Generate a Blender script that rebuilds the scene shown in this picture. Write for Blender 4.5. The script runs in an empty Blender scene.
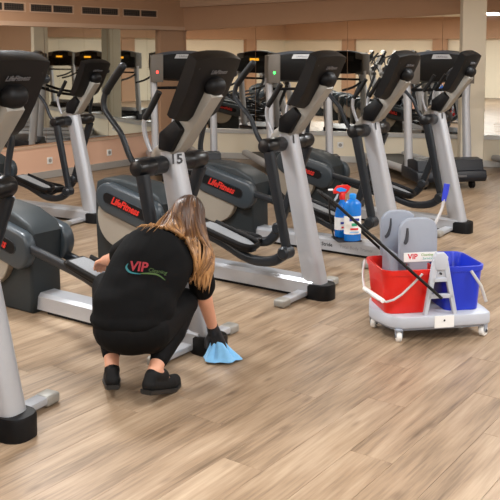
import bpy, bmesh, math, random
from mathutils import Vector, Matrix, Quaternion
from mathutils.bvhtree import BVHTree

random.seed(7)
SC = bpy.context.scene
COL = SC.collection
R = math.radians

# ------------------------------------------------------------------ camera, world, lights, exposure
cam_d = bpy.data.cameras.new('camera')
cam = bpy.data.objects.new('camera', cam_d)
COL.objects.link(cam)
FPX = 850.0
TILT = 5.0
CYPX = 50.0 + FPX * math.tan(R(TILT))
cam_d.sensor_width = 36.0
cam_d.sensor_fit = 'HORIZONTAL'
cam_d.lens = 36.0 * FPX / 500.0
cam_d.shift_y = -(250.0 - CYPX) / 500.0
cam.location = (0, 0, 1.62)
cam.rotation_euler = (R(90 - TILT), 0, 0)
cam_d.clip_start = 0.05
SC.camera = cam

SC.view_settings.view_transform = 'Standard'
SC.view_settings.look = 'None'
SC.view_settings.gamma = 1.0
SC.view_settings.use_curve_mapping = False
SC.view_settings.exposure = 0.0

world = bpy.data.worlds.new('room_air')
SC.world = world
world.use_nodes = True
world.node_tree.nodes['Background'].inputs[0].default_value = (1.0, 0.93, 0.84, 1)
world.node_tree.nodes['Background'].inputs[1].default_value = 0.15

CEIL = 2.75
# (x, y, power) of the ceiling lamps
LAMPS = [(-1.9, 2.6, 52), (0.9, 2.2, 66), (3.4, 3.6, 92), (-3.6, 5.2, 50), (-1.5, 5.5, 96), (2.6, 6.6, 74),
         (-2.4, 8.8, 32), (1.0, 9.4, 26), (5.4, 7.4, 75), (-6.6, 3.0, 230), (6.0, 1.5, 95), (0.0, -2.2, 150),
         (-4.6, -0.8, 260), (4.4, -2.0, 120), (7.4, 5.6, 80)]
for i, (x, y, p) in enumerate(LAMPS):
    ld = bpy.data.lights.new('lamp_light', 'AREA')
    ld.shape = 'RECTANGLE'; ld.size = 0.55; ld.size_y = 0.55
    ld.energy = p
    ld.color = (0.94, 0.975, 1.0) if y < 7 and x > -4 else (1.0, 0.94, 0.86)
    lo = bpy.data.objects.new('lamp_light', ld)
    lo.location = (x, y, CEIL - 0.06)
    COL.objects.link(lo)

# ------------------------------------------------------------------ helpers
def lin(r, g, b):
    def f(c):
        c /= 255.0
        return c / 12.92 if c <= 0.04045 else ((c + 0.055) / 1.055) ** 2.4
    return (f(r), f(g), f(b), 1.0)

MATS = {}
def mat(name, rgb, rough=0.5, metal=0.0, var=0.06, nscale=40.0, bump=0.0, bscale=200.0, coat=0.0, spec=0.5, trans=0.0, sheen=0.0, emit=None, estr=0.0):
    if name in MATS: return MATS[name]
    m = bpy.data.materials.new(name); m.use_nodes = True
    nt = m.node_tree; ns = nt.nodes; L = nt.links
    p = ns['Principled BSDF']
    c = lin(*rgb)
    tc = ns.new('ShaderNodeTexCoord')
    n = ns.new('ShaderNodeTexNoise'); n.inputs['Scale'].default_value = nscale; n.inputs['Detail'].default_value = 3
    L.new(tc.outputs['Object'], n.inputs['Vector'])
    mx = ns.new('ShaderNodeMix'); mx.data_type = 'RGBA'
    mx.inputs['A'].default_value = tuple(max(0, v * (1 - var)) for v in c[:3]) + (1,)
    mx.inputs['B'].default_value = tuple(min(1, v * (1 + var)) for v in c[:3]) + (1,)
    L.new(n.outputs['Fac'], mx.inputs['Factor'])
    L.new(mx.outputs['Result'], p.inputs['Base Color'])
    p.inputs['Roughness'].default_value = rough
    p.inputs['Metallic'].default_value = metal
    p.inputs['Coat Weight'].default_value = coat
    p.inputs['Specular IOR Level'].default_value = spec
    p.inputs['Transmission Weight'].default_value = trans
    p.inputs['Sheen Weight'].default_value = sheen
    if emit:
        p.inputs['Emission Color'].default_value = lin(*emit); p.inputs['Emission Strength'].default_value = estr
    if bump > 0:
        n2 = ns.new('ShaderNodeTexNoise'); n2.inputs['Scale'].default_value = bscale; n2.inputs['Detail'].default_value = 2
        L.new(tc.outputs['Object'], n2.inputs['Vector'])
        b = ns.new('ShaderNodeBump'); b.inputs['Strength'].default_value = bump; b.inputs['Distance'].default_value = 0.004
        L.new(n2.outputs['Fac'], b.inputs['Height']); L.new(b.outputs['Normal'], p.inputs['Normal'])
    MATS[name] = m
    return m

def catmull(pts, k=6):
    P = [Vector(p) for p in pts]
    out = []
    for i in range(len(P) - 1):
        p0 = P[max(i - 1, 0)]; p1 = P[i]; p2 = P[i + 1]; p3 = P[min(i + 2, len(P) - 1)]
        for j in range(k):
            t = j / k
            out.append(0.5 * ((2 * p1) + (p2 - p0) * t + (2 * p0 - 5 * p1 + 4 * p2 - p3) * t * t + (3 * p1 - p0 - 3 * p2 + p3) * t ** 3))
    out.append(P[-1])
    return out

class MB:
    """collects shapes of one part"""
    def __init__(self):
        self.v = []; self.f = []
    def _add(self, vs, fs):
        o = len(self.v)
        self.v += [tuple(p) for p in vs]
        self.f += [tuple(i + o for i in f) for f in fs]
        return self
    def _bm(self, bm, M=None):
        bm.normal_update()
        vs = [(M @ v.co if M else v.co.copy()) for v in bm.verts]
        bm.verts.index_update()
        fs = [[v.index for v in f.verts] for f in bm.faces]
        bm.free()
        return self._add(vs, fs)
    def box(self, c, s, bev=0.0, seg=2, M=None):
        bm = bmesh.new(); bmesh.ops.create_cube(bm, size=1)
        for v in bm.verts: v.co = Vector((v.co.x * s[0], v.co.y * s[1], v.co.z * s[2]))
        if bev > 0: bmesh.ops.bevel(bm, geom=bm.edges[:], offset=bev, segments=seg, profile=0.5, affect='EDGES')
        for v in bm.verts: v.co += Vector(c)
        return self._bm(bm, M)
    def prism(self, poly, a, b, axis='y', bev=0.0, seg=2, M=None):
        # polygon in the plane across 'axis', extruded from a to b
        bm = bmesh.new()
        def pt(p, t):
            if axis == 'y': return (p[0], t, p[1])
            if axis == 'x': return (t, p[0], p[1])
            return (p[0], p[1], t)
        n = len(poly)
        A = [bm.verts.new(pt(p, a)) for p in poly]; B = [bm.verts.new(pt(p, b)) for p in poly]
        bm.faces.new(A[::-1]); bm.faces.new(B)
        for i in range(n): bm.faces.new((A[i], A[(i + 1) % n], B[(i + 1) % n], B[i]))
        bmesh.ops.recalc_face_normals(bm, faces=bm.faces[:])
        if bev > 0:
            es = [e for e in bm.edges if any(len(f.verts) == n and n > 4 for f in e.link_faces)] if n > 5 else bm.edges[:]
            bmesh.ops.bevel(bm, geom=es, offset=bev, segments=seg, profile=0.5, affect='EDGES')
        return self._bm(bm, M)
    def loft(self, rings, cap=True, M=None):
        n = len(rings[0]); vs = [p for r in rings for p in r]; fs = []
        for i in range(len(rings) - 1):
            for j in range(n):
                fs.append((i * n + j, i * n + (j + 1) % n, (i + 1) * n + (j + 1) % n, (i + 1) * n + j))
        if cap:
            fs.append(tuple(range(n))[::-1]); fs.append(tuple((len(rings) - 1) * n + j for j in range(n)))
        if M: vs = [M @ Vector(p) for p in vs]
        return self._add(vs, fs)
    def tube(self, pts, r, n=10, sx=1.0, sy=1.0, up=(0, 1, 0), cap=True, M=None, square=0.0):
        P = [Vector(p) for p in pts]
        rr = r if isinstance(r, (list, tuple)) else [r] * len(P)
        if len(rr) != len(P):
            rr = [rr[min(int(i / (len(P) - 1) * (len(rr) - 1)), len(rr) - 2)] * (1 - ((i / (len(P) - 1) * (len(rr) - 1)) % 1 if i < len(P) - 1 else 1)) +
                  rr[min(int(i / (len(P) - 1) * (len(rr) - 1)) + 1, len(rr) - 1)] * ((i / (len(P) - 1) * (len(rr) - 1)) % 1 if i < len(P) - 1 else 1) for i in range(len(P))]
        rings = []
        u = Vector(up)
        for i, p in enumerate(P):
            t = (P[min(i + 1, len(P) - 1)] - P[max(i - 1, 0)]).normalized()
            a = u - t * u.dot(t)
            if a.length < 1e-4: a = t.orthogonal()
            a.normalize(); b = t.cross(a)
            ring = []
            for j in range(n):
                th = 2 * math.pi * (j + 0.5) / n
                cx, cy = math.cos(th), math.sin(th)
                if square:
                    e = 1 - square
                    cx = math.copysign(abs(cx) ** e, cx); cy = math.copysign(abs(cy) ** e, cy)
                ring.append(p + a * (cx * rr[i] * sx) + b * (cy * rr[i] * sy))
            rings.append(ring)
        return self.loft(rings, cap, M)
    def lathe(self, prof, n=20, c=(0, 0, 0), M=None):
        rings = [[Vector((c[0] + r * math.cos(2 * math.pi * j / n), c[1] + r * math.sin(2 * math.pi * j / n), c[2] + z)) for j in range(n)] for r, z in prof]
        return self.loft(rings, True, M)
    def disc(self, c, r, y0, y1, n=28, bev=0.0):
        # cylinder along y
        prof = [(max(r - bev, 0.001), y0), (r, y0 + bev), (r, y1 - bev), (max(r - bev, 0.001), y1)] if bev else [(r, y0), (r, y1)]
        rings = [[Vector((c[0] + q * math.cos(2 * math.pi * j / n), y, c[1] + q * math.sin(2 * math.pi * j / n))) for j in range(n)] for q, y in prof]
        return self.loft(rings, True)
    def ball(self, c, r, n=14, m=9, rot=None):
        rx, ry, rz = r if isinstance(r, (list, tuple)) else (r, r, r)
        vs = []; fs = []
        for i in range(1, m):
            ph = math.pi * i / m
            for j in range(n):
                th = 2 * math.pi * j / n
                vs.append(Vector((rx * math.sin(ph) * math.cos(th), ry * math.sin(ph) * math.sin(th), rz * math.cos(ph))))
        for i in range(m - 2):
            for j in range(n): fs.append((i * n + j, (i + 1) * n + j, (i + 1) * n + (j + 1) % n, i * n + (j + 1) % n))
        t = len(vs); vs.append(Vector((0, 0, rz))); vs.append(Vector((0, 0, -rz)))
        for j in range(n):
            fs.append((t, j, (j + 1) % n)); fs.append((t + 1, (m - 2) * n + (j + 1) % n, (m - 2) * n + j))
        if rot: vs = [rot @ v for v in vs]
        return self._add([v + Vector(c) for v in vs], fs)
    def capsule(self, a, b, ra, rb, n=14):
        a = Vector(a); b = Vector(b); d = (b - a); L = d.length; t = d.normalized()
        u = t.orthogonal().normalized(); w = t.cross(u); rings = []
        for i in range(6):
            ph = math.pi / 2 * (1 - i / 5.0); q = max(math.cos(ph), 0.02)
            c = a - t * ra * math.sin(ph)
            rings.append([c + (u * math.cos(2 * math.pi * j / n) + w * math.sin(2 * math.pi * j / n)) * ra * q for j in range(n)])
        for i in range(6):
            ph = math.pi / 2 * i / 5.0; q = max(math.cos(ph), 0.02)
            c = b + t * rb * math.sin(ph)
            rings.append([c + (u * math.cos(2 * math.pi * j / n) + w * math.sin(2 * math.pi * j / n)) * rb * q for j in range(n)])
        return self.loft(rings)
    def mesh(self, name, m, angle=40):
        me = bpy.data.meshes.new(name)
        me.from_pydata(self.v, [], self.f); me.update()
        bm = bmesh.new(); bm.from_mesh(me)
        bmesh.ops.recalc_face_normals(bm, faces=bm.faces[:])
        bm.to_mesh(me); bm.free()
        if m: me.materials.append(m)
        for p in me.polygons: p.use_smooth = True
        me.set_sharp_from_angle(angle=R(angle))
        return me
    def build(self, name, m, parent=None, angle=40, loc=None, rz=0):
        o = bpy.data.objects.new(name, self.mesh(name, m, angle))
        COL.objects.link(o)
        if parent: o.parent = parent
        if loc: o.location = loc
        if rz: o.rotation_euler.z = rz
        return o

def tag(o, label=None, cat=None, group=None, kind=None):
    if label: o['label'] = label
    if cat: o['category'] = cat
    if group: o['group'] = group
    if kind: o['kind'] = kind
    return o
def thing(name, label, cat, loc=(0, 0, 0), rz=0, group=None):
    o = bpy.data.objects.new(name, None); COL.objects.link(o)
    o.empty_display_size = 0.1
    o.location = loc; o.rotation_euler = (0, 0, rz)
    return tag(o, label, cat, group)
def mobj(name, me, parent=None, loc=None, rot=None):
    o = bpy.data.objects.new(name, me); COL.objects.link(o)
    if parent: o.parent = parent
    if loc: o.location = loc
    if rot: o.rotation_euler = rot
    return o
def copy_tree(o, parent=None):
    c = o.copy(); COL.objects.link(c); c.parent = parent
    for ch in list(o.children):
        if ch.get('_own'): continue
        copy_tree(ch, c)
    return c

def text_mesh(body, size, m, extrude=0.0008, shear=0.0, offset=0.0, sx=1.0, M=None, align='CENTER', res=2):
    cu = bpy.data.curves.new('lettering', 'FONT')
    cu.body = body; cu.size = size; cu.extrude = extrude; cu.shear = shear; cu.offset = offset
    cu.align_x = align; cu.align_y = 'CENTER'; cu.resolution_u = res
    ob = bpy.data.objects.new('lettering', cu)
    me = bpy.data.meshes.new_from_object(ob)
    bpy.data.objects.remove(ob); bpy.data.curves.remove(cu)
    for v in me.vertices:
        p = Vector((v.co.x * sx, v.co.y, v.co.z)); v.co = M @ p if M else p
    me.materials.clear(); me.materials.append(m)
    return me
def frame(o, x, y):
    """matrix whose columns are x, y, x cross y, at origin o"""
    x = Vector(x).normalized(); y = Vector(y); y = (y - x * y.dot(x)).normalized(); z = x.cross(y)
    return Matrix(((x.x, y.x, z.x, o[0]), (x.y, y.y, z.y, o[1]), (x.z, y.z, z.z, o[2]), (0, 0, 0, 1)))

# ------------------------------------------------------------------ materials
M_SILVER = mat('brushed_silver_paint', (176, 178, 183), 0.34, 0.3, 0.03, 60)
M_TAUPE = mat('taupe_silver_paint', (150, 147, 140), 0.42, 0.2, 0.03, 60)
M_DISC = mat('taupe_disc', (150, 142, 130), 0.45, 0.1, 0.03)
M_SHELL = mat('charcoal_shell', (48, 56, 62), 0.36, 0.0, 0.05, 30, 0.03, 500)
M_SHELL2 = mat('dark_green_grey_shell', (36, 42, 45), 0.5, 0.0, 0.05, 30, 0.04, 500, spec=0.35)
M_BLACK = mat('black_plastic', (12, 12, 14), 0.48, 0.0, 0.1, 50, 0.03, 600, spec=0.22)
M_CONS = mat('console_black', (12, 12, 13), 0.45, 0.0, 0.08, 40, 0.02, 600, spec=0.22)
M_GLOSS = mat('gloss_black_sleeve', (15, 16, 19), 0.32, 0.0, 0.08, 40, spec=0.4)
M_GRIP = mat('grip_rubber', (13, 13, 14), 0.6, 0.0, 0.12, 80, 0.1, 900, spec=0.35)
M_ARM = mat('graphite_tube', (32, 36, 41), 0.38, 0.08, 0.06, 50, spec=0.35)
M_PAD = mat('grey_tread_rubber', (128, 130, 133), 0.6, 0.0, 0.22, 130, 0.4, 260)
M_RED = mat('red_lettering', (196, 40, 32), 0.45, 0, 0.05)
M_LOGO = mat('grey_lettering', (96, 96, 99), 0.4, 0.1, 0.05)
M_DARKTXT = mat('dark_lettering', (40, 40, 44), 0.5, 0, 0.05)
M_GREYTXT = mat('pale_grey_lettering', (140, 140, 144), 0.5, 0, 0.05)
M_WHITE = mat('white_sticker', (232, 232, 230), 0.5, 0, 0.03)
M_HOOD = mat('navy_black_hood', (24, 28, 36), 0.42, 0, 0.08, 40, spec=0.4)
M_CREAM = mat('cream_paint', (232, 222, 200), 0.8, 0, 0.03, 3, 0.05, 300)
M_PEACH = mat('peach_paint', (182, 145, 116), 0.8, 0, 0.05, 2.5, 0.05, 300)
M_PEACH2 = mat('light_peach_paint', (196, 166, 142), 0.8, 0, 0.04, 2.5, 0.05, 300)
M_CEIL = mat('ceiling_paint', (226, 216, 200), 0.9, 0, 0.03, 2, 0.05, 300)
M_TRIM = mat('metal_trim', (196, 196, 194), 0.35, 0.5, 0.04)
M_PILLAR = mat('pillar_paint', (222, 212, 192), 0.75, 0, 0.03, 3, 0.04, 300)

# wood
def wood_mat():
    m = bpy.data.materials.new('oak_plank'); m.use_nodes = True
    nt = m.node_tree; ns = nt.nodes; L = nt.links; p = ns['Principled BSDF']
    tc = ns.new('ShaderNodeTexCoord'); oi = ns.new('ShaderNodeObjectInfo')
    add = ns.new('ShaderNodeVectorMath'); add.operation = 'MULTIPLY_ADD'
    L.new(oi.outputs['Random'], add.inputs[0]); add.inputs[1].default_value = (37, 19, 11)
    L.new(tc.outputs['Object'], add.inputs[2])
    mp = ns.new('ShaderNodeMapping'); mp.inputs['Scale'].default_value = (2.2, 44, 1)
    L.new(add.outputs[0], mp.inputs['Vector'])
    n = ns.new('ShaderNodeTexNoise'); n.inputs['Scale'].default_value = 1.4; n.inputs['Detail'].default_value = 6; n.inputs['Roughness'].default_value = 0.62
    L.new(mp.outputs[0], n.inputs['Vector'])
    mp2 = ns.new('ShaderNodeMapping'); mp2.inputs['Scale'].default_value = (0.9, 5, 1); L.new(add.outputs[0], mp2.inputs['Vector'])
    n2 = ns.new('ShaderNodeTexNoise'); n2.inputs['Scale'].default_value = 1.8; n2.inputs['Detail'].default_value = 3; L.new(mp2.outputs[0], n2.inputs['Vector'])
    cr = ns.new('ShaderNodeValToRGB')
    e = cr.color_ramp.elements
    e[0].position = 0.28; e[0].color = lin(88, 71, 54)
    e[1].position = 0.74; e[1].color = lin(184, 162, 137)
    mid = cr.color_ramp.elements.new(0.5); mid.color = lin(150, 127, 103)
    avg = ns.new('ShaderNodeMix'); avg.data_type = 'FLOAT'; avg.inputs['Factor'].default_value = 0.5
    L.new(n.outputs['Fac'], avg.inputs['A']); L.new(n2.outputs['Fac'], avg.inputs['B'])
    rnd = ns.new('ShaderNodeMath'); rnd.operation = 'MULTIPLY_ADD'; rnd.inputs[1].default_value = 0.05; rnd.inputs[2].default_value = -0.025
    L.new(oi.outputs['Random'], rnd.inputs[0])
    sm = ns.new('ShaderNodeMath'); sm.operation = 'ADD'; L.new(avg.outputs['Result'], sm.inputs[0]); L.new(rnd.outputs[0], sm.inputs[1])
    L.new(sm.outputs[0], cr.inputs['Fac'])
    mp3 = ns.new('ShaderNodeMapping'); mp3.inputs['Scale'].default_value = (3.0, 9.0, 1); L.new(add.outputs[0], mp3.inputs['Vector'])
    vo = ns.new('ShaderNodeTexVoronoi'); vo.inputs['Scale'].default_value = 1.0; L.new(mp3.outputs[0], vo.inputs['Vector'])
    kr = ns.new('ShaderNodeValToRGB'); kr.color_ramp.elements[0].position = 0.03; kr.color_ramp.elements[0].color = (1, 1, 1, 1); kr.color_ramp.elements[1].position = 0.17; kr.color_ramp.elements[1].color = (0, 0, 0, 1)
    L.new(vo.outputs['Distance'], kr.inputs['Fac'])
    kf = ns.new('ShaderNodeMath'); kf.operation = 'MULTIPLY'; kf.inputs[1].default_value = 0.55; L.new(kr.outputs['Color'], kf.inputs[0])
    kx = ns.new('ShaderNodeMix'); kx.data_type = 'RGBA'; kx.inputs['B'].default_value = lin(84, 64, 48)
    L.new(kf.outputs[0], kx.inputs['Factor']); L.new(cr.outputs['Color'], kx.inputs['A'])
    L.new(kx.outputs['Result'], p.inputs['Base Color'])
    p.inputs['Roughness'].default_value = 0.40; p.inputs['Specular IOR Level'].default_value = 0.45
    b = ns.new('ShaderNodeBump'); b.inputs['Strength'].default_value = 0.06; b.inputs['Distance'].default_value = 0.003
    L.new(n.outputs['Fac'], b.inputs['Height']); L.new(b.outputs['Normal'], p.inputs['Normal'])
    return m
M_OAK = wood_mat()
def mirror_mat():
    m = bpy.data.materials.new('mirror_glass'); m.use_nodes = True
    nt = m.node_tree; p = nt.nodes['Principled BSDF']
    tc = nt.nodes.new('ShaderNodeTexCoord'); n = nt.nodes.new('ShaderNodeTexNoise'); n.inputs['Scale'].default_value = 1.2
    nt.links.new(tc.outputs['Object'], n.inputs['Vector'])
    cr = nt.nodes.new('ShaderNodeValToRGB'); cr.color_ramp.elements[0].color = (0.80, 0.82, 0.80, 1); cr.color_ramp.elements[1].color = (0.86, 0.88, 0.86, 1)
    nt.links.new(n.outputs['Fac'], cr.inputs['Fac']); nt.links.new(cr.outputs['Color'], p.inputs['Base Color'])
    p.inputs['Metallic'].default_value = 1.0; p.inputs['Roughness'].default_value = 0.015
    return m
M_MIRROR = mirror_mat()

# ------------------------------------------------------------------ room shell
D = Vector((0.585, 0.811, 0)).normalized()          # along the left wall and the planks
K = Vector((-1.047, 12.9, 0))                       # corner of the two mirrored walls
E_ = Vector((0.968, -0.250, 0)).normalized()        # along the right mirrored wall
nL = Vector((D.y, -D.x, 0))                         # into the room from the left wall
nR = Vector((E_.y, -E_.x, 0)); nR = nR if nR.y < 0 else -nR
WL = K - D * 16.0
WR = K + E_ * 12.5
ROOM = [(K.x, K.y), (WR.x, WR.y), (9.6, -5.5), (-8.5, -5.5), (WL.x, WL.y)]

def wall_seg(name, a, b, z0, z1, thick, m, nin, zb0=None, zb1=None):
    """a slab from plan point a to b whose inner face runs through a-b; zb*: bottom heights at a and b"""
    a = Vector(a); b = Vector(b); o = -Vector(nin) * thick
    za = z0 if zb0 is None else zb0; zb = z0 if zb1 is None else zb1
    mb = MB()
    vs = [(a.x, a.y, za), (b.x, b.y, zb), (b.x, b.y, z1), (a.x, a.y, z1),
          (a.x + o.x, a.y + o.y, za), (b.x + o.x, b.y + o.y, zb), (b.x + o.x, b.y + o.y, z1), (a.x + o.x, a.y + o.y, z1)]
    mb._add(vs, [(0, 1, 2, 3), (7, 6, 5, 4), (0, 4, 5, 1), (3, 2, 6, 7), (1, 5, 6, 2), (0, 3, 7, 4)])
    return tag(mb.build(name, m), kind='structure')

# floor base with oak planks laid on it
fl = MB()
fl._add([(x, y, -0.006) for x, y in ROOM] + [(x, y, -0.1) for x, y in ROOM],
        [tuple(range(5)), tuple(range(9, 4, -1))] + [(i, (i + 1) % 5, 5 + (i + 1) % 5, 5 + i) for i in range(5)])
def floor_base_mat():
    m = bpy.data.materials.new('oak_floor_far'); m.use_nodes = True
    nt = m.node_tree; ns = nt.nodes; L = nt.links; p = ns['Principled BSDF']
    tc = ns.new('ShaderNodeTexCoord')
    mp = ns.new('ShaderNodeMapping'); mp.inputs['Rotation'].default_value = (0, 0, -math.atan2(D.y, D.x)); L.new(tc.outputs['Object'], mp.inputs['Vector'])
    br = ns.new('ShaderNodeTexBrick'); br.inputs['Scale'].default_value = 1.0
    br.inputs['Brick Width'].default_value = 1.3; br.inputs['Row Height'].default_value = 0.19; br.inputs['Mortar Size'].default_value = 0.0015
    br.inputs['Color1'].default_value = lin(140, 119, 98); br.inputs['Color2'].default_value = lin(158, 137, 115); br.inputs['Mortar'].default_value = lin(100, 80, 62)
    L.new(mp.outputs[0], br.inputs['Vector'])
    mp2 = ns.new('ShaderNodeMapping'); mp2.inputs['Scale'].default_value = (1.6, 22, 1); L.new(mp.outputs[0], mp2.inputs['Vector'])
    n = ns.new('ShaderNodeTexNoise'); n.inputs['Scale'].default_value = 1.4; n.inputs['Detail'].default_value = 5; L.new(mp2.outputs[0], n.inputs['Vector'])
    mx = ns.new('ShaderNodeMix'); mx.data_type = 'RGBA'; mx.blend_type = 'OVERLAY'; mx.inputs['Factor'].default_value = 0.5
    L.new(br.outputs['Color'], mx.inputs['A']); L.new(n.outputs['Fac'], mx.inputs['B'])
    L.new(mx.outputs['Result'], p.inputs['Base Color'])
    p.inputs['Roughness'].default_value = 0.42
    return m
floor = tag(fl.build('floor', floor_base_mat()), kind='structure')

PL, PW = 1.30, 0.19
plank_mes = []
for k in range(4):
    w = PW - 0.0010 - 0.0002 * k
    plank_mes.append(MB().box((0, 0, -0.003), (PL - 0.0010, w, 0.006), 0.0006, 1).mesh('plank', M_OAK))
def px(p):
    d = Vector(p) - Vector((0, 0, 1.62)); th = R(TILT)
    z = d.y * math.cos(th) - d.z * math.sin(th)
    up = d.y * math.sin(th) + d.z * math.cos(th)
    if z < 0.3: return None
    return 250 + FPX * d.x / z, CYPX - FPX * up / z, z
cand = []
Nn = Vector((-D.y, D.x, 0))
for r in range(-45, 70):
    off = random.random() * PL
    for c in range(-8, 16):
        ctr = D * (c * PL + off) + Nn * (r * PW)
        vis = 0
        for q in (-0.5, -0.25, 0, 0.25, 0.5):
            s = px(ctr + D * PL * q)
            if s and -12 < s[0] < 512 and 165 < s[1] < 512: vis += 1
        inside = all((Vector((ctr.x, ctr.y, 0)) + D * PL * q - K).dot(nn) > 0.12 for q in (-0.5, 0.5) for nn in (nL, nR))
        if vis and inside: cand.append(((ctr).length, ctr))
cand.sort(key=lambda t: t[0])
for dist, ctr in cand[:296]:
    o = mobj('plank', random.choice(plank_mes), floor, ctr)
    o.rotation_euler.z = math.atan2(D.y, D.x) + (math.pi if random.random() < 0.5 else 0)

# ceiling
ce = MB()
ce._add([(x, y, CEIL) for x, y in ROOM] + [(x, y, CEIL + 0.1) for x, y in ROOM],
        [tuple(range(4, -1, -1)), tuple(range(5, 10))] + [(i, 5 + i, 5 + (i + 1) % 5, (i + 1) % 5) for i in range(5)])
tag(ce.build('ceiling', M_CEIL), kind='structure')

MB0, MT = 0.42, 1.91       # mirror bottom and top
# left mirrored wall: lower wall, soffit above with vents, pier near the corner
wall_left = wall_seg('wall_left', WL, K, 0, CEIL, 0.2, M_PEACH, nL)
wall_seg('trim_1', WL + nL * 0.05, K + nL * 0.05 - D * 0.53, 0.0, MB0 - 0.02, 0.05, mat('pale_peach_paint', (224, 182, 156), 0.8, 0, 0.04, 2.5, 0.05, 300), nL)
SO = 0.10
soff = wall_seg('wall_soffit_left', WL + nL * SO, K + nL * SO, MT, CEIL, SO, M_PEACH, nL)
wall_seg('trim_2', WL + nL * (SO + 0.02), K + nL * (SO + 0.02) - D * 0.02, MT + 0.0, MT + 0.055, 0.02, M_PEACH2, nL)
wall_seg('wall_pier', K - D * 0.525 + nL * 0.06, K + nL * 0.06, 0, MT, 0.06, M_PEACH, nL)
wall_seg('baseboard_left', WL + nL * 0.065, K + nL * 0.065 - D * 0.02, 0, 0.09, 0.016, M_TRIM, nL)
# right mirrored wall
wall_right = wall_seg('wall_right', K, WR, 0, CEIL, 0.2, M_PEACH, nR)
wall_seg('trim_3', K + nR * 0.05, WR + nR * 0.05, 0, MB0 - 0.03, 0.05, M_CREAM, nR)
wall_seg('baseboard_right', K + nR * 0.066, WR + nR * 0.066, 0, 0.09, 0.016, M_TRIM, nR)
wall_seg('wall_soffit_right', K + nR * 0.08, WR + nR * 0.08, 0, CEIL, 0.08, M_PEACH, nR, 1.905, 1.905 + 0.0525 * 12.5)
wall_seg('wall_bulkhead', K + nR * 0.16 + E_ * 0.02, WR + nR * 0.16, 0, CEIL, 0.08, M_PEACH2, nR, 2.25, 2.25 + 0.0525 * 9.0)
# cream walls behind the camera
P5 = [Vector((x, y, 0)) for x, y in ROOM]
for nm, a, b in (('wall_far_right', P5[1], P5[2]), ('wall_back', P5[2], P5[3]), ('wall_far_left', P5[3], P5[4])):
    d = (b - a).normalized(); n = Vector((-d.y, d.x, 0))
    if n.dot(Vector((0, 4, 0)) - a) < 0: n = -n
    wall_seg(nm, a, b, 0, CEIL, 0.15, M_CREAM, n)
    wall_seg(nm.replace('wall_', 'wall_soffit_'), a + n * 0.25, b + n * 0.25, 2.0, CEIL, 0.25, M_PEACH, n)
    q = 1.6
    while q < (b - a).length - 1.0:
        wall_seg(nm.replace('wall_', 'wall_pier_'), a + d * q + n * 0.16, a + d * (q + 0.5) + n * 0.16, 0, 2.0, 0.16, M_PEACH, n); q += 3.4

# silver ledge under the right mirror
led = wall_seg('trim_4', K + nR * 0.075, WR + nR * 0.075, MB0 - 0.035, MB0 + 0.02, 0.075, M_TRIM, nR)
led2 = wall_seg('trim_5', WL + nL * 0.06, K + nL * 0.06 - D * 0.53, MB0 - 0.025, MB0 + 0.005, 0.06, M_PEACH2, nL)

def mirror(a, b, n, za, zb, label):
    a = Vector(a); b = Vector(b); g = (b - a).normalized() * 0.003
    a = a + g; b = b - g
    mb = MB(); f0 = n * 0.004; f1 = n * 0.010
    vs = [(a.x + f.x, a.y + f.y, MB0 + 0.022) for f in (f0, f1)] + [(b.x + f.x, b.y + f.y, MB0 + 0.022) for f in (f0, f1)] + \
         [(b.x + f.x, b.y + f.y, zb) for f in (f0, f1)] + [(a.x + f.x, a.y + f.y, za) for f in (f0, f1)]
    mb._add(vs, [(1, 3, 5, 7), (0, 6, 4, 2), (0, 2, 3, 1), (2, 4, 5, 3), (4, 6, 7, 5), (6, 0, 1, 7)])
    o = mb.build('mirror_panel', M_MIRROR)
    return tag(o, label, 'mirror', 'wall mirrors')
tl = [0.53, 1.55, 2.65, 3.78, 4.9, 6.0]
ll = ['tall wall mirror panel next to the peach pier, below the vents', 'wall mirror panel second to the left from the peach pier',
      'wall mirror panel at the left edge above the nearest machine console', 'wall mirror panel left of the picture, second from the frame edge', 'wall mirror panel left of the picture, third from the frame edge']
for i in range(5): mirror(K - D * tl[i + 1], K - D * tl[i], nL, MT, MT, ll[i])
tr = [0.09, 1.17, 2.53, 3.86, 5.2, 6.5]
lr = ['wall mirror panel just right of the peach corner pier', 'wall mirror panel behind the treadmill with the green light',
      'wall mirror panel reflecting the bright cream wall, left of the pillar', 'wall mirror panel right of the cream pillar', 'wall mirror panel furthest right beyond the pillar']
for i in range(5):
    mirror(K + E_ * tr[i], K + E_ * tr[i + 1], nR, 1.905 + 0.0525 * tr[i], 1.905 + 0.0525 * tr[i + 1], lr[i])

# cream pillar
pil = MB(); pc = Vector((2.90, 11.12, 0)); an = math.atan2(E_.y, E_.x)
pil.box((0, 0, CEIL / 2), (0.30, 0.26, CEIL), 0.008, 1)
tag(pil.build('wall_pillar', M_PILLAR, loc=pc, rz=an * 0.4), kind='structure')
# sockets
def socket(pos, n, m, label):
    t = thing('wall_socket', label, 'socket', pos, math.atan2(n.y, n.x) + math.pi / 2, 'wall sockets')
    MB().box((0, -0.006, 0), (0.085, 0.012, 0.085), 0.003, 1).build('plate', M_WHITE, t)
    MB().disc((0, 0), 0.026, -0.0135, -0.011, 20).build('outlet', mat('socket_grey', (150, 148, 144), 0.5), t)
    return t
# ceiling lamps
for i, (x, y, p) in enumerate(LAMPS):
    t = thing('ceiling_light', 'square white ceiling light panel above the gym floor, out of frame', 'light', (x, y, CEIL), 0, 'ceiling light panels')
    fr = MB()
    for s in (-1, 1):
        fr.box((s * 0.31, 0, -0.02), (0.03, 0.65, 0.04)); fr.box((0, s * 0.31, -0.02), (0.59, 0.03, 0.04))
    fr.build('frame', M_TRIM, t)
    MB().box((0, 0, -0.012), (0.59, 0.59, 0.024)).build('diffuser', mat('lamp_diffuser', (255, 244, 228), 0.6, emit=(255, 244, 228), estr=2.5), t)

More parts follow.
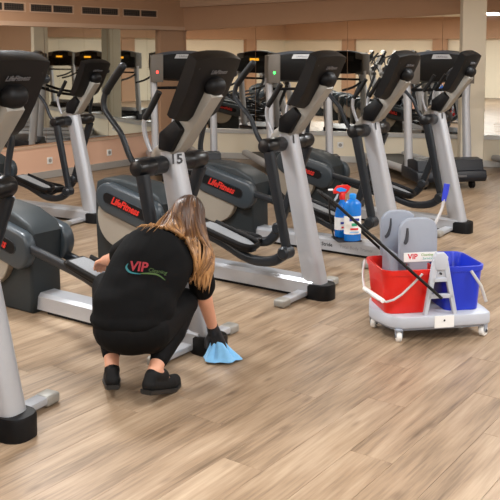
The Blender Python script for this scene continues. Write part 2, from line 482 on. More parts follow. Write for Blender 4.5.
# vents in the soffit
vx = [(-18, 26), (32, 74), (83, 119), (124, 157)]
vl = ['long soffit vent grille at the left edge above the first console', 'soffit vent grille second from the left edge', 'soffit vent grille second from the corner', 'soffit vent grille nearest the corner pier']
M_VENT = mat('vent_dark', (34, 30, 28), 0.7)
def t_of(xpx, base, d):
    k = (xpx - 250) / FPX
    return (base.x - k * base.y) / (d.x - k * d.y)
for (xa, xb), lb in zip(vx, vl):
    B0 = K + nL * SO
    ta = -t_of(xa, B0, -D * -1) if False else t_of(xa, B0, D); tb = t_of(xb, B0, D)
    ta, tb = -ta, -tb
    ta, tb = -ta, -tb
    pa = B0 - D * (ta); pb = B0 - D * (tb)
    w = (pb - pa).length; c = (pa + pb) / 2
    t = thing('soffit_vent', lb, 'vent', (c.x, c.y, 2.135), math.atan2(D.y, D.x), 'soffit vents')
    fr = MB()
    for s in (-1, 1):
        fr.box((s * (w / 2 + 0.008), -0.006, 0), (0.016, 0.012, 0.115)); fr.box((0, -0.006, s * 0.05), (w, 0.012, 0.016))
    fr.box((0, -0.006, 0), (0.022, 0.012, 0.09))
    fr.build('frame', M_PEACH2, t)
    for s in (-1, 1):
        gp = MB().box((s * w / 4, -0.002, 0), (w / 2 - 0.02, 0.004, 0.084)).build('grille', M_VENT, t)
        sl = MB()
        for k in range(3): sl.box((s * w / 4, -0.006, -0.026 + k * 0.026), (w / 2 - 0.024, 0.006, 0.005))
        for k in range(9): sl.box((s * w / 4 - (w / 4 - 0.02) + k * (w / 2 - 0.04) / 8, -0.006, 0), (0.005, 0.007, 0.08))
        sl.build('slats', mat('vent_slat', (78, 66, 58), 0.6), gp)

# ------------------------------------------------------------------ cross trainer
def rot_about(pts, piv, a):
    c, s = math.cos(a), math.sin(a)
    out = []
    for x, z in pts:
        dx, dz = x - piv[0], z - piv[1]
        out.append((piv[0] + dx * c + dz * s, piv[1] - dx * s + dz * c))
    return out
PIV = (-0.265, 1.005)
def make_trainer():
    t = thing('cross_trainer', 'x', 'cross trainer', (0, 0, 0), 0, 'cross trainers')
    # base
    rail = MB()
    rail.prism([(-0.075, 0.022), (0.075, 0.022), (0.075, 0.105), (0.055, 0.125), (-0.055, 0.125), (-0.075, 0.105)], -1.33, -0.02, 'x', 0.004, 1)
    ro = rail.build('base_rail', M_SILVER, t)
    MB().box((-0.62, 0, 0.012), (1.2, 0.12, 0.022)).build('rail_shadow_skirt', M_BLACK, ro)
    boot = MB(); bo = []
    for z, k in ((0.0, 1.0), (0.085, 1.0), (0.1, 0.94)):
        bo.append([Vector((-0.005 + math.copysign(abs(math.cos(a)) ** 0.75, math.cos(a)) * 0.098 * k, math.copysign(abs(math.sin(a)) ** 0.75, math.sin(a)) * 0.082 * k, z)) for a in [2 * math.pi * j / 24 for j in range(24)]])
    boot.loft(bo); boot.build('base_boot', M_BLACK, t)
    cf = MB().box((-0.10, 0, 0.032), (0.075, 0.56, 0.034), 0.008, 2).build('cross_foot', M_SILVER, t)
    for s in (-1, 1):
        MB().box((-0.10, s * 0.31, 0.027), (0.082, 0.09, 0.050), 0.014, 3).build('foot_cap', M_TAUPE, cf)
    # column
    A = Vector((-0.035, 0, 0.07)); B = Vector((-0.262, 0, 1.075))
    col = MB().tube([A, A.lerp(B, 0.5), B], [0.076, 0.070, 0.064], 20, sx=0.86, sy=1.0, up=(0, 1, 0), square=0.35)
    col.build('column', M_SILVER, t)
    # neck
    nk = MB().prism([(-0.375, 1.035), (-0.25, 1.03), (-0.155, 1.095), (0.06, 1.375), (0.03, 1.43), (-0.05, 1.44), (-0.215, 1.17), (-0.35, 1.085)], -0.052, 0.052, 'y', 0.012, 2)
    nk.build('neck', M_TAUPE, t)
    # accessory tray beneath the console
    tr_ = MB().prism([(-0.285, 1.085), (-0.20, 1.075), (-0.12, 1.20), (-0.17, 1.255), (-0.28, 1.175)], -0.085, 0.085, 'y', 0.01, 2)
    tr_.build('bottle_tray', M_BLACK, t)
    # console: slab leaning forward, arched top, bowed back
    U = Vector((0.18, 0, 0.345)).normalized(); Wd = Vector((0, 1, 0)); Bk = Vector((U.z, 0, -U.x))   # up the slab, across, towards the back
    O = Vector((-0.145, 0, 1.258))
    cons = MB(); rings = []
    Lc = 0.402
    for iy in range(0, 15):
        y = -0.188 + 0.376 * iy / 14.0
        k = abs(y) / 0.188
        top = Lc - 0.022 * k ** 2.4
        bot = 0.0 + 0.018 * k ** 3
        narrow = 1.0
        th = 0.080 - 0.012 * k ** 3
        ring = []
        prof = [(0.02, 0.0), (0.5, -0.004), (0.97, 0.0), (1.0, 0.018), (1.0, 0.6), (0.985, 0.9), (0.8, 1.0), (0.45, 1.06), (0.12, 0.95), (0.02, 0.72), (0.0, 0.3)]
        for a, b in prof:
            h = bot + (top - bot) * a
            ring.append(O + U * h + Bk * (b * th - 0.012) + Wd * (y * (0.90 + 0.10 * a)))
        rings.append(ring)
    cons.loft(rings)
    co = cons.build('console', M_CONS, t, angle=50)
    def on_back(h, y, d): return O + U * h + Wd * y + Bk * (0.072 + d)
    # hinge cover
    hg = MB().capsule((0.036, -0.018, 1.432), (0.036, 0.018, 1.432), 0.052, 0.052, 20)
    hg.build('hinge_cover', M_BLACK, co)
    lm = text_mesh('LifeFitness', 0.032, M_LOGO, 0.0012, 0.3, 0.0006, M=frame(on_back(0.318, 0.0, 0.0035), Wd, U))
    mobj('logo', lm, co)
    for yy, hh in ((-0.15, 0.33), (0.15, 0.33), (-0.14, 0.10), (0.14, 0.10)):
        q = Matrix.Translation(on_back(hh, yy, -0.018)) @ Bk.to_track_quat('Z', 'Y').to_matrix().to_4x4()
        MB().lathe([(0.006, 0), (0.006, 0.006)], 8, M=q).build('screw', M_GLOSS, co)
    # display on the user side
    dsp = MB(); Mx = frame(O + U * 0.22 - Bk * 0.015, -Wd, U)
    dsp.box((0, 0, 0), (0.30, 0.24, 0.006), 0.002, 1, Mx); do = dsp.build('display_panel', M_GLOSS, co)
    MB().box((0, 0.07, 0.004), (0.16, 0.035, 0.003), M=Mx).build('screen', mat('amber_screen', (60, 40, 10), 0.4, emit=(255, 170, 40), estr=1.5), do)
    # sleeves at the pivot
    for s in (-1, 1):
        pr = [(0.035, 0.0), (0.048, 0.004), (0.050, 0.02), (0.048, 0.09), (0.0495, 0.092), (0.052, 0.1), (0.051, 0.2), (0.042, 0.218), (0.02, 0.225)]
        q = Matrix.Translation((PIV[0], s * 0.064, PIV[1])) @ Vector((0, s, 0)).to_track_quat('Z', 'Y').to_matrix().to_4x4()
        MB().lathe(pr, 20, M=q).build('pivot_sleeve', M_GLOSS, t)
    # moving handlebars, link arms, pedal arms and pedals
    base_h = [(-0.265, 1.005), (-0.312, 1.06), (-0.345, 1.13), (-0.375, 1.19), (-0.45, 1.265), (-0.492, 1.32), (-0.482, 1.385), (-0.43, 1.452), (-0.352, 1.535)]
    for s, ang, jz in ((-1, 0.0, 0), (1, R(34), 0)):
        y = s * 0.265
        hp = rot_about(base_h, PIV, ang)
        pts = [Vector((x, y + s * 0.012 * min(1, i / 3), z)) for i, (x, z) in enumerate(hp)]
        sm = catmull(pts, 6)
        h = MB().tube(sm[:40], 0.0155, 12).build('handlebar', M_ARM, t)
        g = MB().tube(sm[37:], 0.0215, 12).build('grip', M_GRIP, h)
        MB().ball(sm[-1], 0.0215, 12, 8).build('end_cap', M_ARM, h)
        fh = catmull([(-0.315, s * 0.105, 1.075), (-0.345, s * 0.115, 1.16), (-0.342, s * 0.125, 1.24), (-0.295, s * 0.125, 1.31), (-0.235, s * 0.125, 1.40)], 6)
        fo = MB().tube(fh[:16], 0.0125, 10).build('fixed_handle', M_SILVER, t)
        MB().tube(fh[13:], 0.0175, 10).build('grip', M_GRIP, fo)
        bot = rot_about([(-0.24, 0.97), (-0.10, 0.345)], PIV, ang)
        la = MB().tube([(bot[0][0], y - s * 0.01, bot[0][1]), ((bot[0][0] + bot[1][0]) / 2, y - s * 0.01, (bot[0][1] + bot[1][1]) / 2), (bot[1][0], y - s * 0.01, bot[1][1])], [0.036, 0.031, 0.029], 14, sx=0.75, sy=1.0, square=0.5)
        lo = la.build('link_arm', M_ARM, t)
        J = bot[1]
        jo = MB().disc((J[0], J[1] - 0.005), 0.042, y - 0.052, y + 0.05, 22, 0.012).build('joint_cover', M_ARM, lo)
        if s < 0:
            ap = [(J[0], J[1] - 0.01), (-0.19, 0.275), (-0.32, 0.248), (-0.46, 0.258), (-0.75, 0.345), (-1.27, 0.425)]
            pp = ((-0.39, 0.300), (-0.83, 0.425))
        else:
            ap = [(J[0], J[1] - 0.01), (J[0] - 0.09, 0.255), (J[0] - 0.22, 0.232), (J[0] - 0.34, 0.19), (-1.0, 0.24), (-1.32, 0.33)]
            pp = ((-0.64, 0.225), (-1.06, 0.275))
        yv = [y, s * 0.262, s * 0.245, s * 0.225, s * 0.20, s * 0.15]
        MB().tube(catmull([(x, yy_, z) for (x, z), yy_ in zip(ap, yv)], 6), [0.034, 0.034, 0.032, 0.03, 0.027, 0.027], 14, sx=0.8, sy=1.0, square=0.4).build('pedal_arm', M_ARM, t)
        # pedal platform
        f, b = Vector((pp[0][0], 0, pp[0][1])), Vector((pp[1][0], 0, pp[1][1]))
        X = (f - b).normalized(); Lp = (f - b).length
        Mp = frame((f + b) / 2 + Vector((0, s * 0.205, 0)), X, (0, 1, 0))
        hl = Lp / 2; hw = 0.088
        outl = [(-hl, -hw * 0.8), (-hl + 0.05, -hw), (hl - 0.09, -hw), (hl - 0.02, -hw * 0.7), (hl, -hw * 0.3), (hl, hw * 0.3), (hl - 0.02, hw * 0.7), (hl - 0.09, hw), (-hl + 0.05, hw), (-hl, hw * 0.8)]
        pd = MB().prism(outl, -0.012, 0.016, 'z', 0.005, 1, Mp).build('pedal', M_BLACK, t)
        inn = [(x * 0.9, yy * 0.82) for x, yy in outl]
        MB().prism(inn, 0.015, 0.021, 'z', 0.002, 1, Mp).build('tread_pad', M_PAD, pd)
        rim = MB(); ro_ = outl[1:9]
        rp = [Mp @ Vector((x, yy, 0.03 if x > 0 else 0.02)) for x, yy in outl[1:9]]
        rim.tube([p for p in catmull(rp, 4)], 0.012, 8, up=(0, 0, 1), sx=1.6)
        rim.build('rim', M_BLACK, pd)
    # drive housing
    body = [(-1.94, 0.0), (-1.30, 0.0), (-1.285, 0.10), (-1.29, 0.30), (-1.27, 0.50), (-1.31, 0.555), (-1.47, 0.622), (-1.68, 0.648), (-1.86, 0.645), (-1.935, 0.615), (-1.955, 0.52), (-1.955, 0.3)]
    hb = MB().prism(body, -0.12, 0.12, 'y', 0.022, 3).build('drive_housing', M_SHELL2, t)
    for s in (-1, 1):
        y0, y1 = (-0.195, -0.115) if s < 0 else (0.115, 0.195)
        # side cover: a thick pill sloping down to the front
        ca = Vector((-1.745, 0.508)); cb = Vector((-1.335, 0.405)); ra, rb = 0.116, 0.120
        d2 = (cb - ca).normalized(); n2 = Vector((-d2.y, d2.x)); outl = []
        for k in range(11):
            a = math.pi / 2 + math.pi * k / 10; outl.append(ca + d2 * (ra * 1.15 * math.cos(a)) + n2 * ra * math.sin(a))
        for k in range(11):
            a = -math.pi / 2 + math.pi * k / 10; outl.append(cb + d2 * (rb * 0.85 * math.cos(a)) + n2 * rb * math.sin(a))
        pod = MB().prism([tuple(p) for p in outl], y0, y1, 'y', 0.022, 3).build('side_cover', M_SHELL, t)
        ys = y0 if s < 0 else y1
        la_, lb_ = ca + d2 * 0.0 + n2 * 0.005, cb - d2 * 0.05 + n2 * 0.005
        pl = []
        for k in range(9):
            a = math.pi / 2 + math.pi * k / 8; pl.append(la_ + d2 * (0.04 * math.cos(a)) + n2 * 0.04 * math.sin(a))
        for k in range(9):
            a = -math.pi / 2 + math.pi * k / 8; pl.append(lb_ + d2 * (0.04 * math.cos(a)) + n2 * 0.04 * math.sin(a))
        MB().prism([tuple(p) for p in pl], ys - 0.002 * (1 if s < 0 else -1) - 0.002, ys + 0.004, 'y').build('logo_plate', M_BLACK, pod)
        rimpts = [Vector((p.x, ys + s * 0.002, p.y)) for p in pl] + [Vector((pl[0].x, ys + s * 0.002, pl[0].y))]
        MB().tube(rimpts, 0.004, 6).build('plate_rim', M_ARM, pod)
        cen = (la_ + lb_) / 2
        xd = Vector((d2.x, 0, d2.y)) * (1 if s < 0 else -1)
        tm = text_mesh('LifeFitness', 0.078, M_RED, 0.0015, 0.35, 0.0022, sx=0.86, M=frame((cen.x, ys + s * 0.0055, cen.y), xd, (0, 0, 1)))
        mobj('logo', tm, pod)
        yy0, yy1 = (-0.168, -0.11) if s < 0 else (0.11, 0.168)
        MB().disc((-1.66, 0.362), 0.222, yy0, yy1, 40, 0.006).build('crank_disc', M_DISC, t)
    return t

U3 = Vector((0.816, -0.578, 0)); V3 = Vector((0.578, 0.816, 0))
RZ = math.atan2(-0.578, 0.816)
P1 = Vector((-0.966, 3.444, 0)); STEP = Vector((0.7152, 1.0096, 0))
tr0 = make_trainer()
spots = [(P1 + Vector((-0.03, 0.02, 0)), 1.0, None, 'grey cross trainer cut off by the left edge, nearest of the row'),
         (P1 + STEP * 1.0 + Vector((0.035, 0, 0)), 1.0, '15', 'grey cross trainer tagged 15 that the crouching woman is wiping'),
         (P1 + STEP * 2.0, 1.0, '1', 'grey cross trainer in mid row, right of the woman, base fully in view'),
         (P1 + STEP * 2.95, 1.0, '1', 'grey cross trainer behind the mop trolley and the spray bottles'),
         (P1 + STEP * 4.0, 1.0, '1', 'grey cross trainer at the far right end of the row, before the pillar'),
         (Vector((-1.465, 7.92, 0)), 0.95, None, 'grey cross trainer standing alone at back left before the mirror')]
BP = Vector((-1.465, 7.92, 0))
extra = [(BP - STEP * 1.1, 0.95, None, 'grey cross trainer out of frame, next left of the lone one'),
         (BP - STEP * 2.1, 0.95, None, 'grey cross trainer out of frame, two left of the lone one'),
         (BP - STEP * 3.1, 0.95, None, 'grey cross trainer out of frame, three left of the lone one'),
         (Vector((-0.6, -1.4, 0)), 1.0, None, 'grey cross trainer out of frame, straight behind the camera'),
         (Vector((-1.5, -2.4, 0)), 1.0, None, 'grey cross trainer out of frame, behind the camera towards the back wall'),
         (P1 - STEP, 1.0, None, 'grey cross trainer out of frame, just before the nearest one'),
         (P1 - STEP * 2, 1.0, None, 'grey cross trainer out of frame, first of the front row'),
         (Vector((-5.6, 4.6, 0)), 1.0, None, 'grey cross trainer reflected in the mirrors, farther from the camera'),
         (Vector((-6.4, 3.4, 0)), 1.0, None, 'grey cross trainer reflected in the mirrors, middle of three at the left wall'),
         (Vector((-7.2, 2.2, 0)), 1.0, None, 'grey cross trainer reflected in the mirrors, closer to the back wall')]
spots += extra
trainers = []
for i, (p, s, num, lb) in enumerate(spots):
    o = tr0 if i == 0 else copy_tree(tr0)
    o.location = p; o.rotation_euler.z = RZ + (R(5) if i == 5 else R(6) if i == 0 else math.pi if i > 12 else 0); o.scale = (s, s, s); o['label'] = lb
    trainers.append(o)
Au = Vector((-0.035, 0, 0.07)); Bu = Vector((-0.262, 0, 1.075)); cdir = (Bu - Au).normalized()
for o, (p, s, num, lb) in zip(trainers, spots):
    if num:
        nrm = Vector((cdir.z, 0, -cdir.x))
        # tag on the front-right face of the column just under the neck
        f = (nrm * 0.82 + Vector((0, -0.57, 0))).normalized()
        xd = Vector((0, 0, 1)).cross(f).normalized()
        pos = Bu - cdir * 0.055 + f * 0.0775
        tm = text_mesh(num, 0.074, M_DARKTXT, 0.0006, 0, 0.002, M=frame(pos, xd, cdir))
        mobj('number_tag', tm, o)

rail4 = [c for c in trainers[3].children if c.name.startswith('base_rail')][0]
mobj('lettering', text_mesh('Fit Stride', 0.042, M_DARKTXT, 0.0005, M=frame((-0.62, -0.0758, 0.068), (1, 0, 0), (0, 0, 1)), offset=0.0008), rail4)
mobj('lettering', text_mesh('Total Body Trainer', 0.038, M_GREYTXT, 0.0005, M=frame((-0.33, -0.0758, 0.068), (1, 0, 0), (0, 0, 1))), rail4)

# ------------------------------------------------------------------ treadmills
def make_treadmill():
    # local: +x forward (towards the hood), y left
    t = thing('treadmill', 'x', 'treadmill', (0, 0, 0), 0, 'treadmills by the mirror')
    MB().box((-0.98, 0, 0.13), (1.75, 0.50, 0.05), 0.006, 1).build('running_belt', M_BLACK, t)
    for s in (-1, 1):
        MB().tube([(-1.85, s * 0.32, 0.145), (0.0, s * 0.32, 0.165)], 0.055, 14, sx=1.0, sy=0.8, square=0.2).build('side_rail', M_SILVER, t)
        MB().box((-0.02, s * 0.335, 0.155), (0.16, 0.14, 0.11), 0.03, 2).build('rail_cap', M_HOOD, t)
        up = MB().tube([(0.02, s * 0.375, 0.16), (-0.06, s * 0.375, 1.0), (-0.08, s * 0.385, 1.28)], [0.052, 0.046, 0.05], 16, sx=0.9, sy=1.1, square=0.3).build('upright', M_SILVER, t)
        MB().tube(catmull([(-0.10, s * 0.37, 1.10), (-0.35, s * 0.37, 1.02), (-0.62, s * 0.36, 0.98)], 5), 0.020, 10).build('handrail', M_BLACK, t)
        MB().disc((0.30, 0.05), 0.05, s * 0.30 - 0.025, s * 0.30 + 0.025, 18, 0.006).build('wheel', M_BLACK, t)
        MB().prism([(s * 0.27, 1.22), (s * 0.42, 1.22), (s * 0.425, 1.40), (s * 0.42, 1.555), (s * 0.36, 1.57), (s * 0.27, 1.575)], -0.14, 0.066, 'x', 0.012, 2).build('side_panel', mat('dark_taupe_panel', (104, 99, 93), 0.45, 0.1), t)
    h1 = MB().prism([(-0.10, 0.11), (0.40, 0.09), (0.43, 0.14), (0.41, 0.225), (-0.1, 0.25)], -0.43, 0.43, 'y', 0.015, 2).build('motor_hood', M_HOOD, t)
    MB().prism([(0.22, 0.225), (0.38, 0.22), (0.35, 0.345), (0.22, 0.36), (-0.08, 0.31), (-0.08, 0.24)], -0.41, 0.41, 'y', 0.012, 2).build('hood_top', M_HOOD, t)
    MB().box((0.430, 0, 0.165), (0.008, 0.34, 0.026), 0.002, 1).build('name_strip', M_LOGO, h1)
    co = MB(); rings = []
    for i in range(13):
        y = -0.40 + 0.80 * i / 12; k = abs(y) / 0.40
        top = 1.60 - 0.055 * k ** 2; bot = 1.23 + 0.03 * k ** 2; th = 0.10 - 0.02 * k
        rings.append([Vector((-0.17, y, bot)), Vector((-0.19 + 0.02, y, (bot + top) / 2)), Vector((-0.10, y, top)), Vector((-0.03, y, top + 0.004)), Vector((0.03, y, top - 0.02)),
                      Vector((0.03 + th * 0.3, y, (bot + top) / 2 + 0.04)), Vector((0.0, y, bot + 0.02)), Vector((-0.10, y, bot - 0.005))])
    co.loft(rings)
    c = co.build('console', M_CONS, t, angle=35)
    band = MB(); rings = []
    for i in range(13):
        y = -0.40 + 0.80 * i / 12; k = abs(y) / 0.40; top = 1.60 - 0.055 * k ** 2
        rings.append([Vector((-0.105, y, top - 0.004)), Vector((-0.09, y, top + 0.012)), Vector((-0.02, y, top + 0.014)), Vector((0.036, y, top - 0.014)), Vector((0.03, y, top - 0.022))])
    band.loft(rings); band.build('top_band', mat('steel_blue_band', (98, 108, 122), 0.3, 0.3), c)
    MB().prism([(-0.13, 0.0), (0.13, 0.0), (0.10, 0.055), (-0.10, 0.055)], 0, 0.004, 'z', M=frame((0.052, 0, 1.515), (0, 1, 0), (-0.28, 0, 1))).build('badge', mat('badge_silver', (176, 180, 186), 0.35, 0.2), c)
    tm = text_mesh('LifeFitness', 0.034, M_DARKTXT, 0.0006, 0.3, M=frame((0.050, 0, 1.54), (0, 1, 0), (-0.28, 0, 1)))
    mobj('logo', tm, c)
    MB().tube([(-0.14, -0.36, 1.14), (-0.14, 0.36, 1.14)], 0.018, 10).build('cross_bar', M_BLACK, t)
    MB().box((-0.155, 0, 1.44), (0.01, 0.5, 0.16), 0.003, 1).build('display_panel', M_GLOSS, c)
    MB().box((-0.164, 0, 1.46), (0.004, 0.2, 0.04)).build('screen', mat('amber_screen', (60, 40, 10), 0.4), c)
    return t
TF = Vector((0.20, -0.98, 0)).normalized(); TRZ = math.atan2(TF.y, TF.x)
td0 = make_treadmill()
tsp = [((-0.83, 10.75, 0), (255, 60, 50), 'dark treadmill with a red light, behind the cross trainer tagged 15'),
       ((0.62, 10.42, 0), (60, 230, 90), 'dark treadmill with a green light on its silver side panel'),
       ((2.26, 10.15, 0), (40, 44, 50), 'dark treadmill in front of the cream pillar at far right'),
       ((4.05, 9.85, 0), (40, 44, 50), 'dark treadmill outside the picture beyond the right edge'),
       ((5.75, 9.45, 0), (40, 44, 50), 'dark treadmill outside the picture, second beyond the right edge'),
       ((7.45, 9.05, 0), (40, 44, 50), 'dark treadmill outside the picture, third beyond the right edge')]
for i, (p, rgb, lb) in enumerate(tsp):
    o = td0 if i == 0 else copy_tree(td0)
    o.location = p; o.rotation_euler.z = TRZ; o['label'] = lb
for o, (p, rgb, lb) in zip([x for x in COL.objects if x.name.startswith('treadmill')], tsp):
    if rgb[0] + rgb[1] > 200:
        MB().ball((0.064, -0.345, 1.345), (0.012, 0.016, 0.018), 10, 7).build('status_light', mat('led_%d' % rgb[0], rgb, 0.4, emit=rgb, estr=4.0), o)

# ------------------------------------------------------------------ mop trolley
TC = Vector((1.025, 4.85, 0)); TZ = R(10)
def ring_bucket(w, d, h, taper, rc=0.06, wall=0.006):
    """rings of an open, tapered, round-cornered bucket with a rolled rim; origin at its bottom"""
    def rr(hw, hd, r, z, n=6):
        out = []
        for cx, cy, a0 in ((hw - r, hd - r, 0), (-hw + r, hd - r, 90), (-hw + r, -hd + r, 180), (hw - r, -hd + r, 270)):
            for k in range(n + 1):
                a = R(a0 + 90 * k / n); out.append(Vector((cx + r * math.cos(a), cy + r * math.sin(a), z)))
        return out
    k = 1 - taper
    R_ = [rr(w * k, d * k, rc * 0.8, 0.0), rr(w * (k + taper * .5), d * (k + taper * .5), rc * .9, h * 0.5), rr(w, d, rc, h - 0.03), rr(w + .006, d + .006, rc, h - 0.028), rr(w + .008, d + .008, rc, h),
          rr(w, d, rc, h + 0.002), rr(w - wall, d - wall, rc, h - 0.01), rr(w * k - wall, d * k - wall, rc * .8, 0.006)]
    return R_
trol = thing('mop_trolley', 'grey wheeled mop trolley base carrying a red and a blue bucket', 'trolley', TC, TZ)
M_GREYP = mat('light_grey_plastic', (182, 187, 197), 0.42, 0, 0.04, 30, 0.03, 400)
M_GREYQ = mat('grey_plastic', (148, 155, 168), 0.42, 0, 0.04, 30, 0.03, 400)
M_REDP = mat('red_plastic', (214, 30, 22), 0.32, 0, 0.05, 25)
M_BLUEP = mat('blue_plastic', (26, 52, 190), 0.32, 0, 0.05, 25)
M_WIRE = mat('pale_wire', (205, 205, 206), 0.35, 0.3, 0.03)
ol = [(-0.335, -0.03), (-0.285, -0.175), (-0.225, -0.225), (0.27, -0.225), (0.305, -0.20), (0.315, -0.1), (0.315, 0.1), (0.305, 0.20), (0.27, 0.225), (-0.225, 0.225), (-0.285, 0.175), (-0.335, 0.03)]
dk = MB().prism(ol, 0.078, 0.145, 'z', 0.010, 2).build('deck', M_GREYP, trol)
MB().prism([(x * 0.93, y * 0.9) for x, y in ol], 0.062, 0.080, 'z').build('deck_underside', M_GREYQ, dk)
MB().box((0.02, -0.2275, 0.110), (0.115, 0.004, 0.068), 0.001, 1).build('label_plate', M_WHITE, dk)
MB().ball((0.02, -0.231, 0.118), (0.006, 0.002, 0.006), 8, 6).build('label_mark', M_DARKTXT, dk)
for (x, y, a) in ((-0.235, -0.20, 80), (-0.295, 0.06, 60), (0.27, -0.185, 35), (0.27, 0.18, 60)):
    Mq = Matrix.Translation((x, y, 0)) @ Matrix.Rotation(R(a), 4, 'Z')
    cs = MB(); cs.box((0, 0, 0.072), (0.05, 0.034, 0.014), 0.003, 1, Mq)
    for s in (-1, 1): cs.prism([(-0.02, 0.075), (0.02, 0.075), (0.016, 0.03), (0.004, 0.024), (-0.008, 0.03)], s * 0.019 - 0.0015, s * 0.019 + 0.0015, 'y', M=Mq)
    c = cs.build('caster', M_GREYQ, trol)
    wh = MB().disc((0.006, 0.032), 0.032, -0.0145, 0.0145, 24, 0.005)
    wh.v = [tuple(Mq @ Vector(p)) for p in wh.v]
    wh.build('wheel', M_WHITE, c)
    hb = MB().disc((0.006, 0.032), 0.010, -0.0225, 0.0225, 12)
    hb.v = [tuple(Mq @ Vector(p)) for p in hb.v]
    hb.build('hub', M_DARKTXT, c)
# A-frame divider on the front and the back
for sy in (-1, 1):
    y0, y1 = (-0.212, -0.188) if sy < 0 else (0.188, 0.212)
    af = MB(); ax = -0.045
    def ap_(pts, a, b, bv_=0.003, sg=1): af.prism([(x + ax, z) for x, z in pts], a, b, 'y', bv_, sg)
    ap_([(-0.050, 0.14), (-0.026, 0.14), (0.033, 0.44), (0.018, 0.47), (0.0, 0.455)], y0, y1)
    ap_([(0.150, 0.14), (0.126, 0.14), (0.058, 0.44), (0.070, 0.47), (0.088, 0.455)], y0, y1)
    ap_([(0.005, 0.472), (0.022, 0.497), (0.066, 0.497), (0.088, 0.472), (0.078, 0.40), (0.016, 0.40)], y0 - 0.004, y1 + 0.004, 0.005, 2)
    ap_([(0.000, 0.355), (0.098, 0.355), (0.104, 0.332), (-0.006, 0.332)], y0, y1)
    ap_([(-0.02, 0.262), (0.120, 0.262), (0.126, 0.238), (-0.026, 0.238)], y0, y1)
    ap_([(0.016, 0.41), (0.078, 0.41), (0.092, 0.35), (0.002, 0.35)], y0 + 0.008, y1 - 0.006, 0.002)
    af.build('divider_frame', M_GREYP, trol)
MB().disc((0.0, 0.38), 0.006, -0.22, -0.205, 10).build('bolt', M_DARKTXT, trol)
# push handle of black tube folded out to the left
hx0, hz0, hx1, hz1 = 0.0, 0.245, -0.635, 0.815
hd = MB()
hd.tube([(hx0, -0.232, hz0), (hx1, -0.232, hz1)], 0.0088, 12)
hd.tube(catmull([(hx0, 0.228, hz0), (-0.21, 0.226, 0.433), (-0.42, 0.12, 0.622), (hx1, 0.04, hz1)], 5), 0.0088, 12)
hd.tube(catmull([(hx1, -0.232, hz1), (hx1 - 0.012, -0.2, hz1 + 0.012), (hx1 - 0.012, 0.01, hz1 + 0.012), (hx1, 0.04, hz1)], 5), 0.0088, 12)
hdo = hd.build('push_handle', M_GRIP, trol)
MB().tube([(hx0 - 0.36, -0.232, hz0 + 0.325), (hx0 - 0.41, -0.232, hz0 + 0.37)], 0.0105, 12).build('clamp', M_GLOSS, hdo)
# buckets
def bucket(name, lb, m, x, w, d, h):
    t = thing(name, lb, 'bucket', TC + Matrix.Rotation(TZ, 3, 'Z') @ Vector((x, 0, 0)) + Vector((0, 0, 0.1465)), TZ, 'mop buckets')
    b = MB().loft(ring_bucket(w, d, h, 0.13), True); b.build('bucket_shell', m, t, angle=35)
    return t
rb = bucket('mop_bucket', 'red plastic mop bucket on the left half of the trolley', M_REDP, -0.16, 0.152, 0.177, 0.25)
MB().tube(catmull([(-0.155, 0.178, 0.232), (-0.185, 0.12, 0.17), (-0.205, 0.03, 0.11), (-0.205, -0.03, 0.10)], 4) + catmull([(-0.195, -0.10, 0.09), (-0.15, -0.20, 0.085), (-0.06, -0.203, 0.125), (0.06, -0.194, 0.232)], 2), 0.0065, 8).build('handle', M_WIRE, rb)
MB().tube([(-0.207, 0.02, 0.103), (-0.165, -0.19, 0.088)], 0.013, 10).build('handle_grip', M_WHITE, rb)
bb = bucket('mop_bucket', 'blue plastic bucket on the right half of the trolley', M_BLUEP, 0.160, 0.120, 0.177, 0.258)
MB().tube([(0.03, -0.19, 0.235), (0.085, -0.206, 0.15), (0.125, -0.19, 0.055)], 0.009, 10).build('handle', M_WIRE, bb)
# wringer standing in the red bucket
wr = thing('mop_wringer', 'grey plastic mop wringer with two tall jaw plates in the red bucket', 'wringer', TC + Vector((0, 0, 0.1535)), TZ)
def jaw(cx, cy, z0, zt, hw):
    pts = [(cx - hw * 0.50, z0), (cx - hw * 0.50, 0.256), (cx - hw, 0.270), (cx - hw, zt - 0.085)]
    for k in range(11):
        a = math.pi - math.pi * k / 10
        pts.append((cx + hw * (0.30 * 1 + 0) * 0 + (hw) * math.copysign(abs(math.cos(a)) ** 0.7, math.cos(a)), zt - 0.085 + 0.085 * math.sin(a) ** 0.8))
    pts += [(cx + hw, zt - 0.085), (cx + hw, 0.270), (cx + hw * 0.50, 0.256), (cx + hw * 0.50, z0)]
    out = [pts[0]]
    for p in pts[1:]:
        if (Vector(p) - Vector(out[-1])).length > 1e-4: out.append(p)
    return out
j1 = MB().prism(jaw(-0.085, 0, 0.12, 0.520, 0.113), -0.095, -0.055, 'y', 0.010, 2).build('jaw_plate', M_GREYQ, wr)
MB().tube(catmull([(-0.155, -0.0965, 0.465), (-0.156, -0.0965, 0.425), (-0.162, -0.0965, 0.39), (-0.172, -0.0965, 0.375)], 4), [0.006, 0.009, 0.012, 0.008], 8).build('slot', mat('slot_shadow_plastic', (60, 62, 68), 0.7), j1)
j2 = MB().prism(jaw(-0.145, 0, 0.12, 0.535, 0.105), 0.07, 0.11, 'y', 0.010, 2).build('jaw_plate', M_GREYQ, wr)
MB().tube(catmull([(-0.195, 0.0685, 0.49), (-0.198, 0.0685, 0.44), (-0.212, 0.0685, 0.395), (-0.23, 0.0685, 0.38)], 4), [0.004, 0.007, 0.011, 0.008], 8).build('slot', mat('slot_shadow_plastic', (60, 62, 68), 0.7), j2)
MB().prism([(-0.20, 0.0), (-0.045, 0.0), (-0.04, 0.13), (-0.21, 0.13)], -0.09, 0.11, 'y', 0.012, 2).build('wringer_body', M_GREYQ, wr)
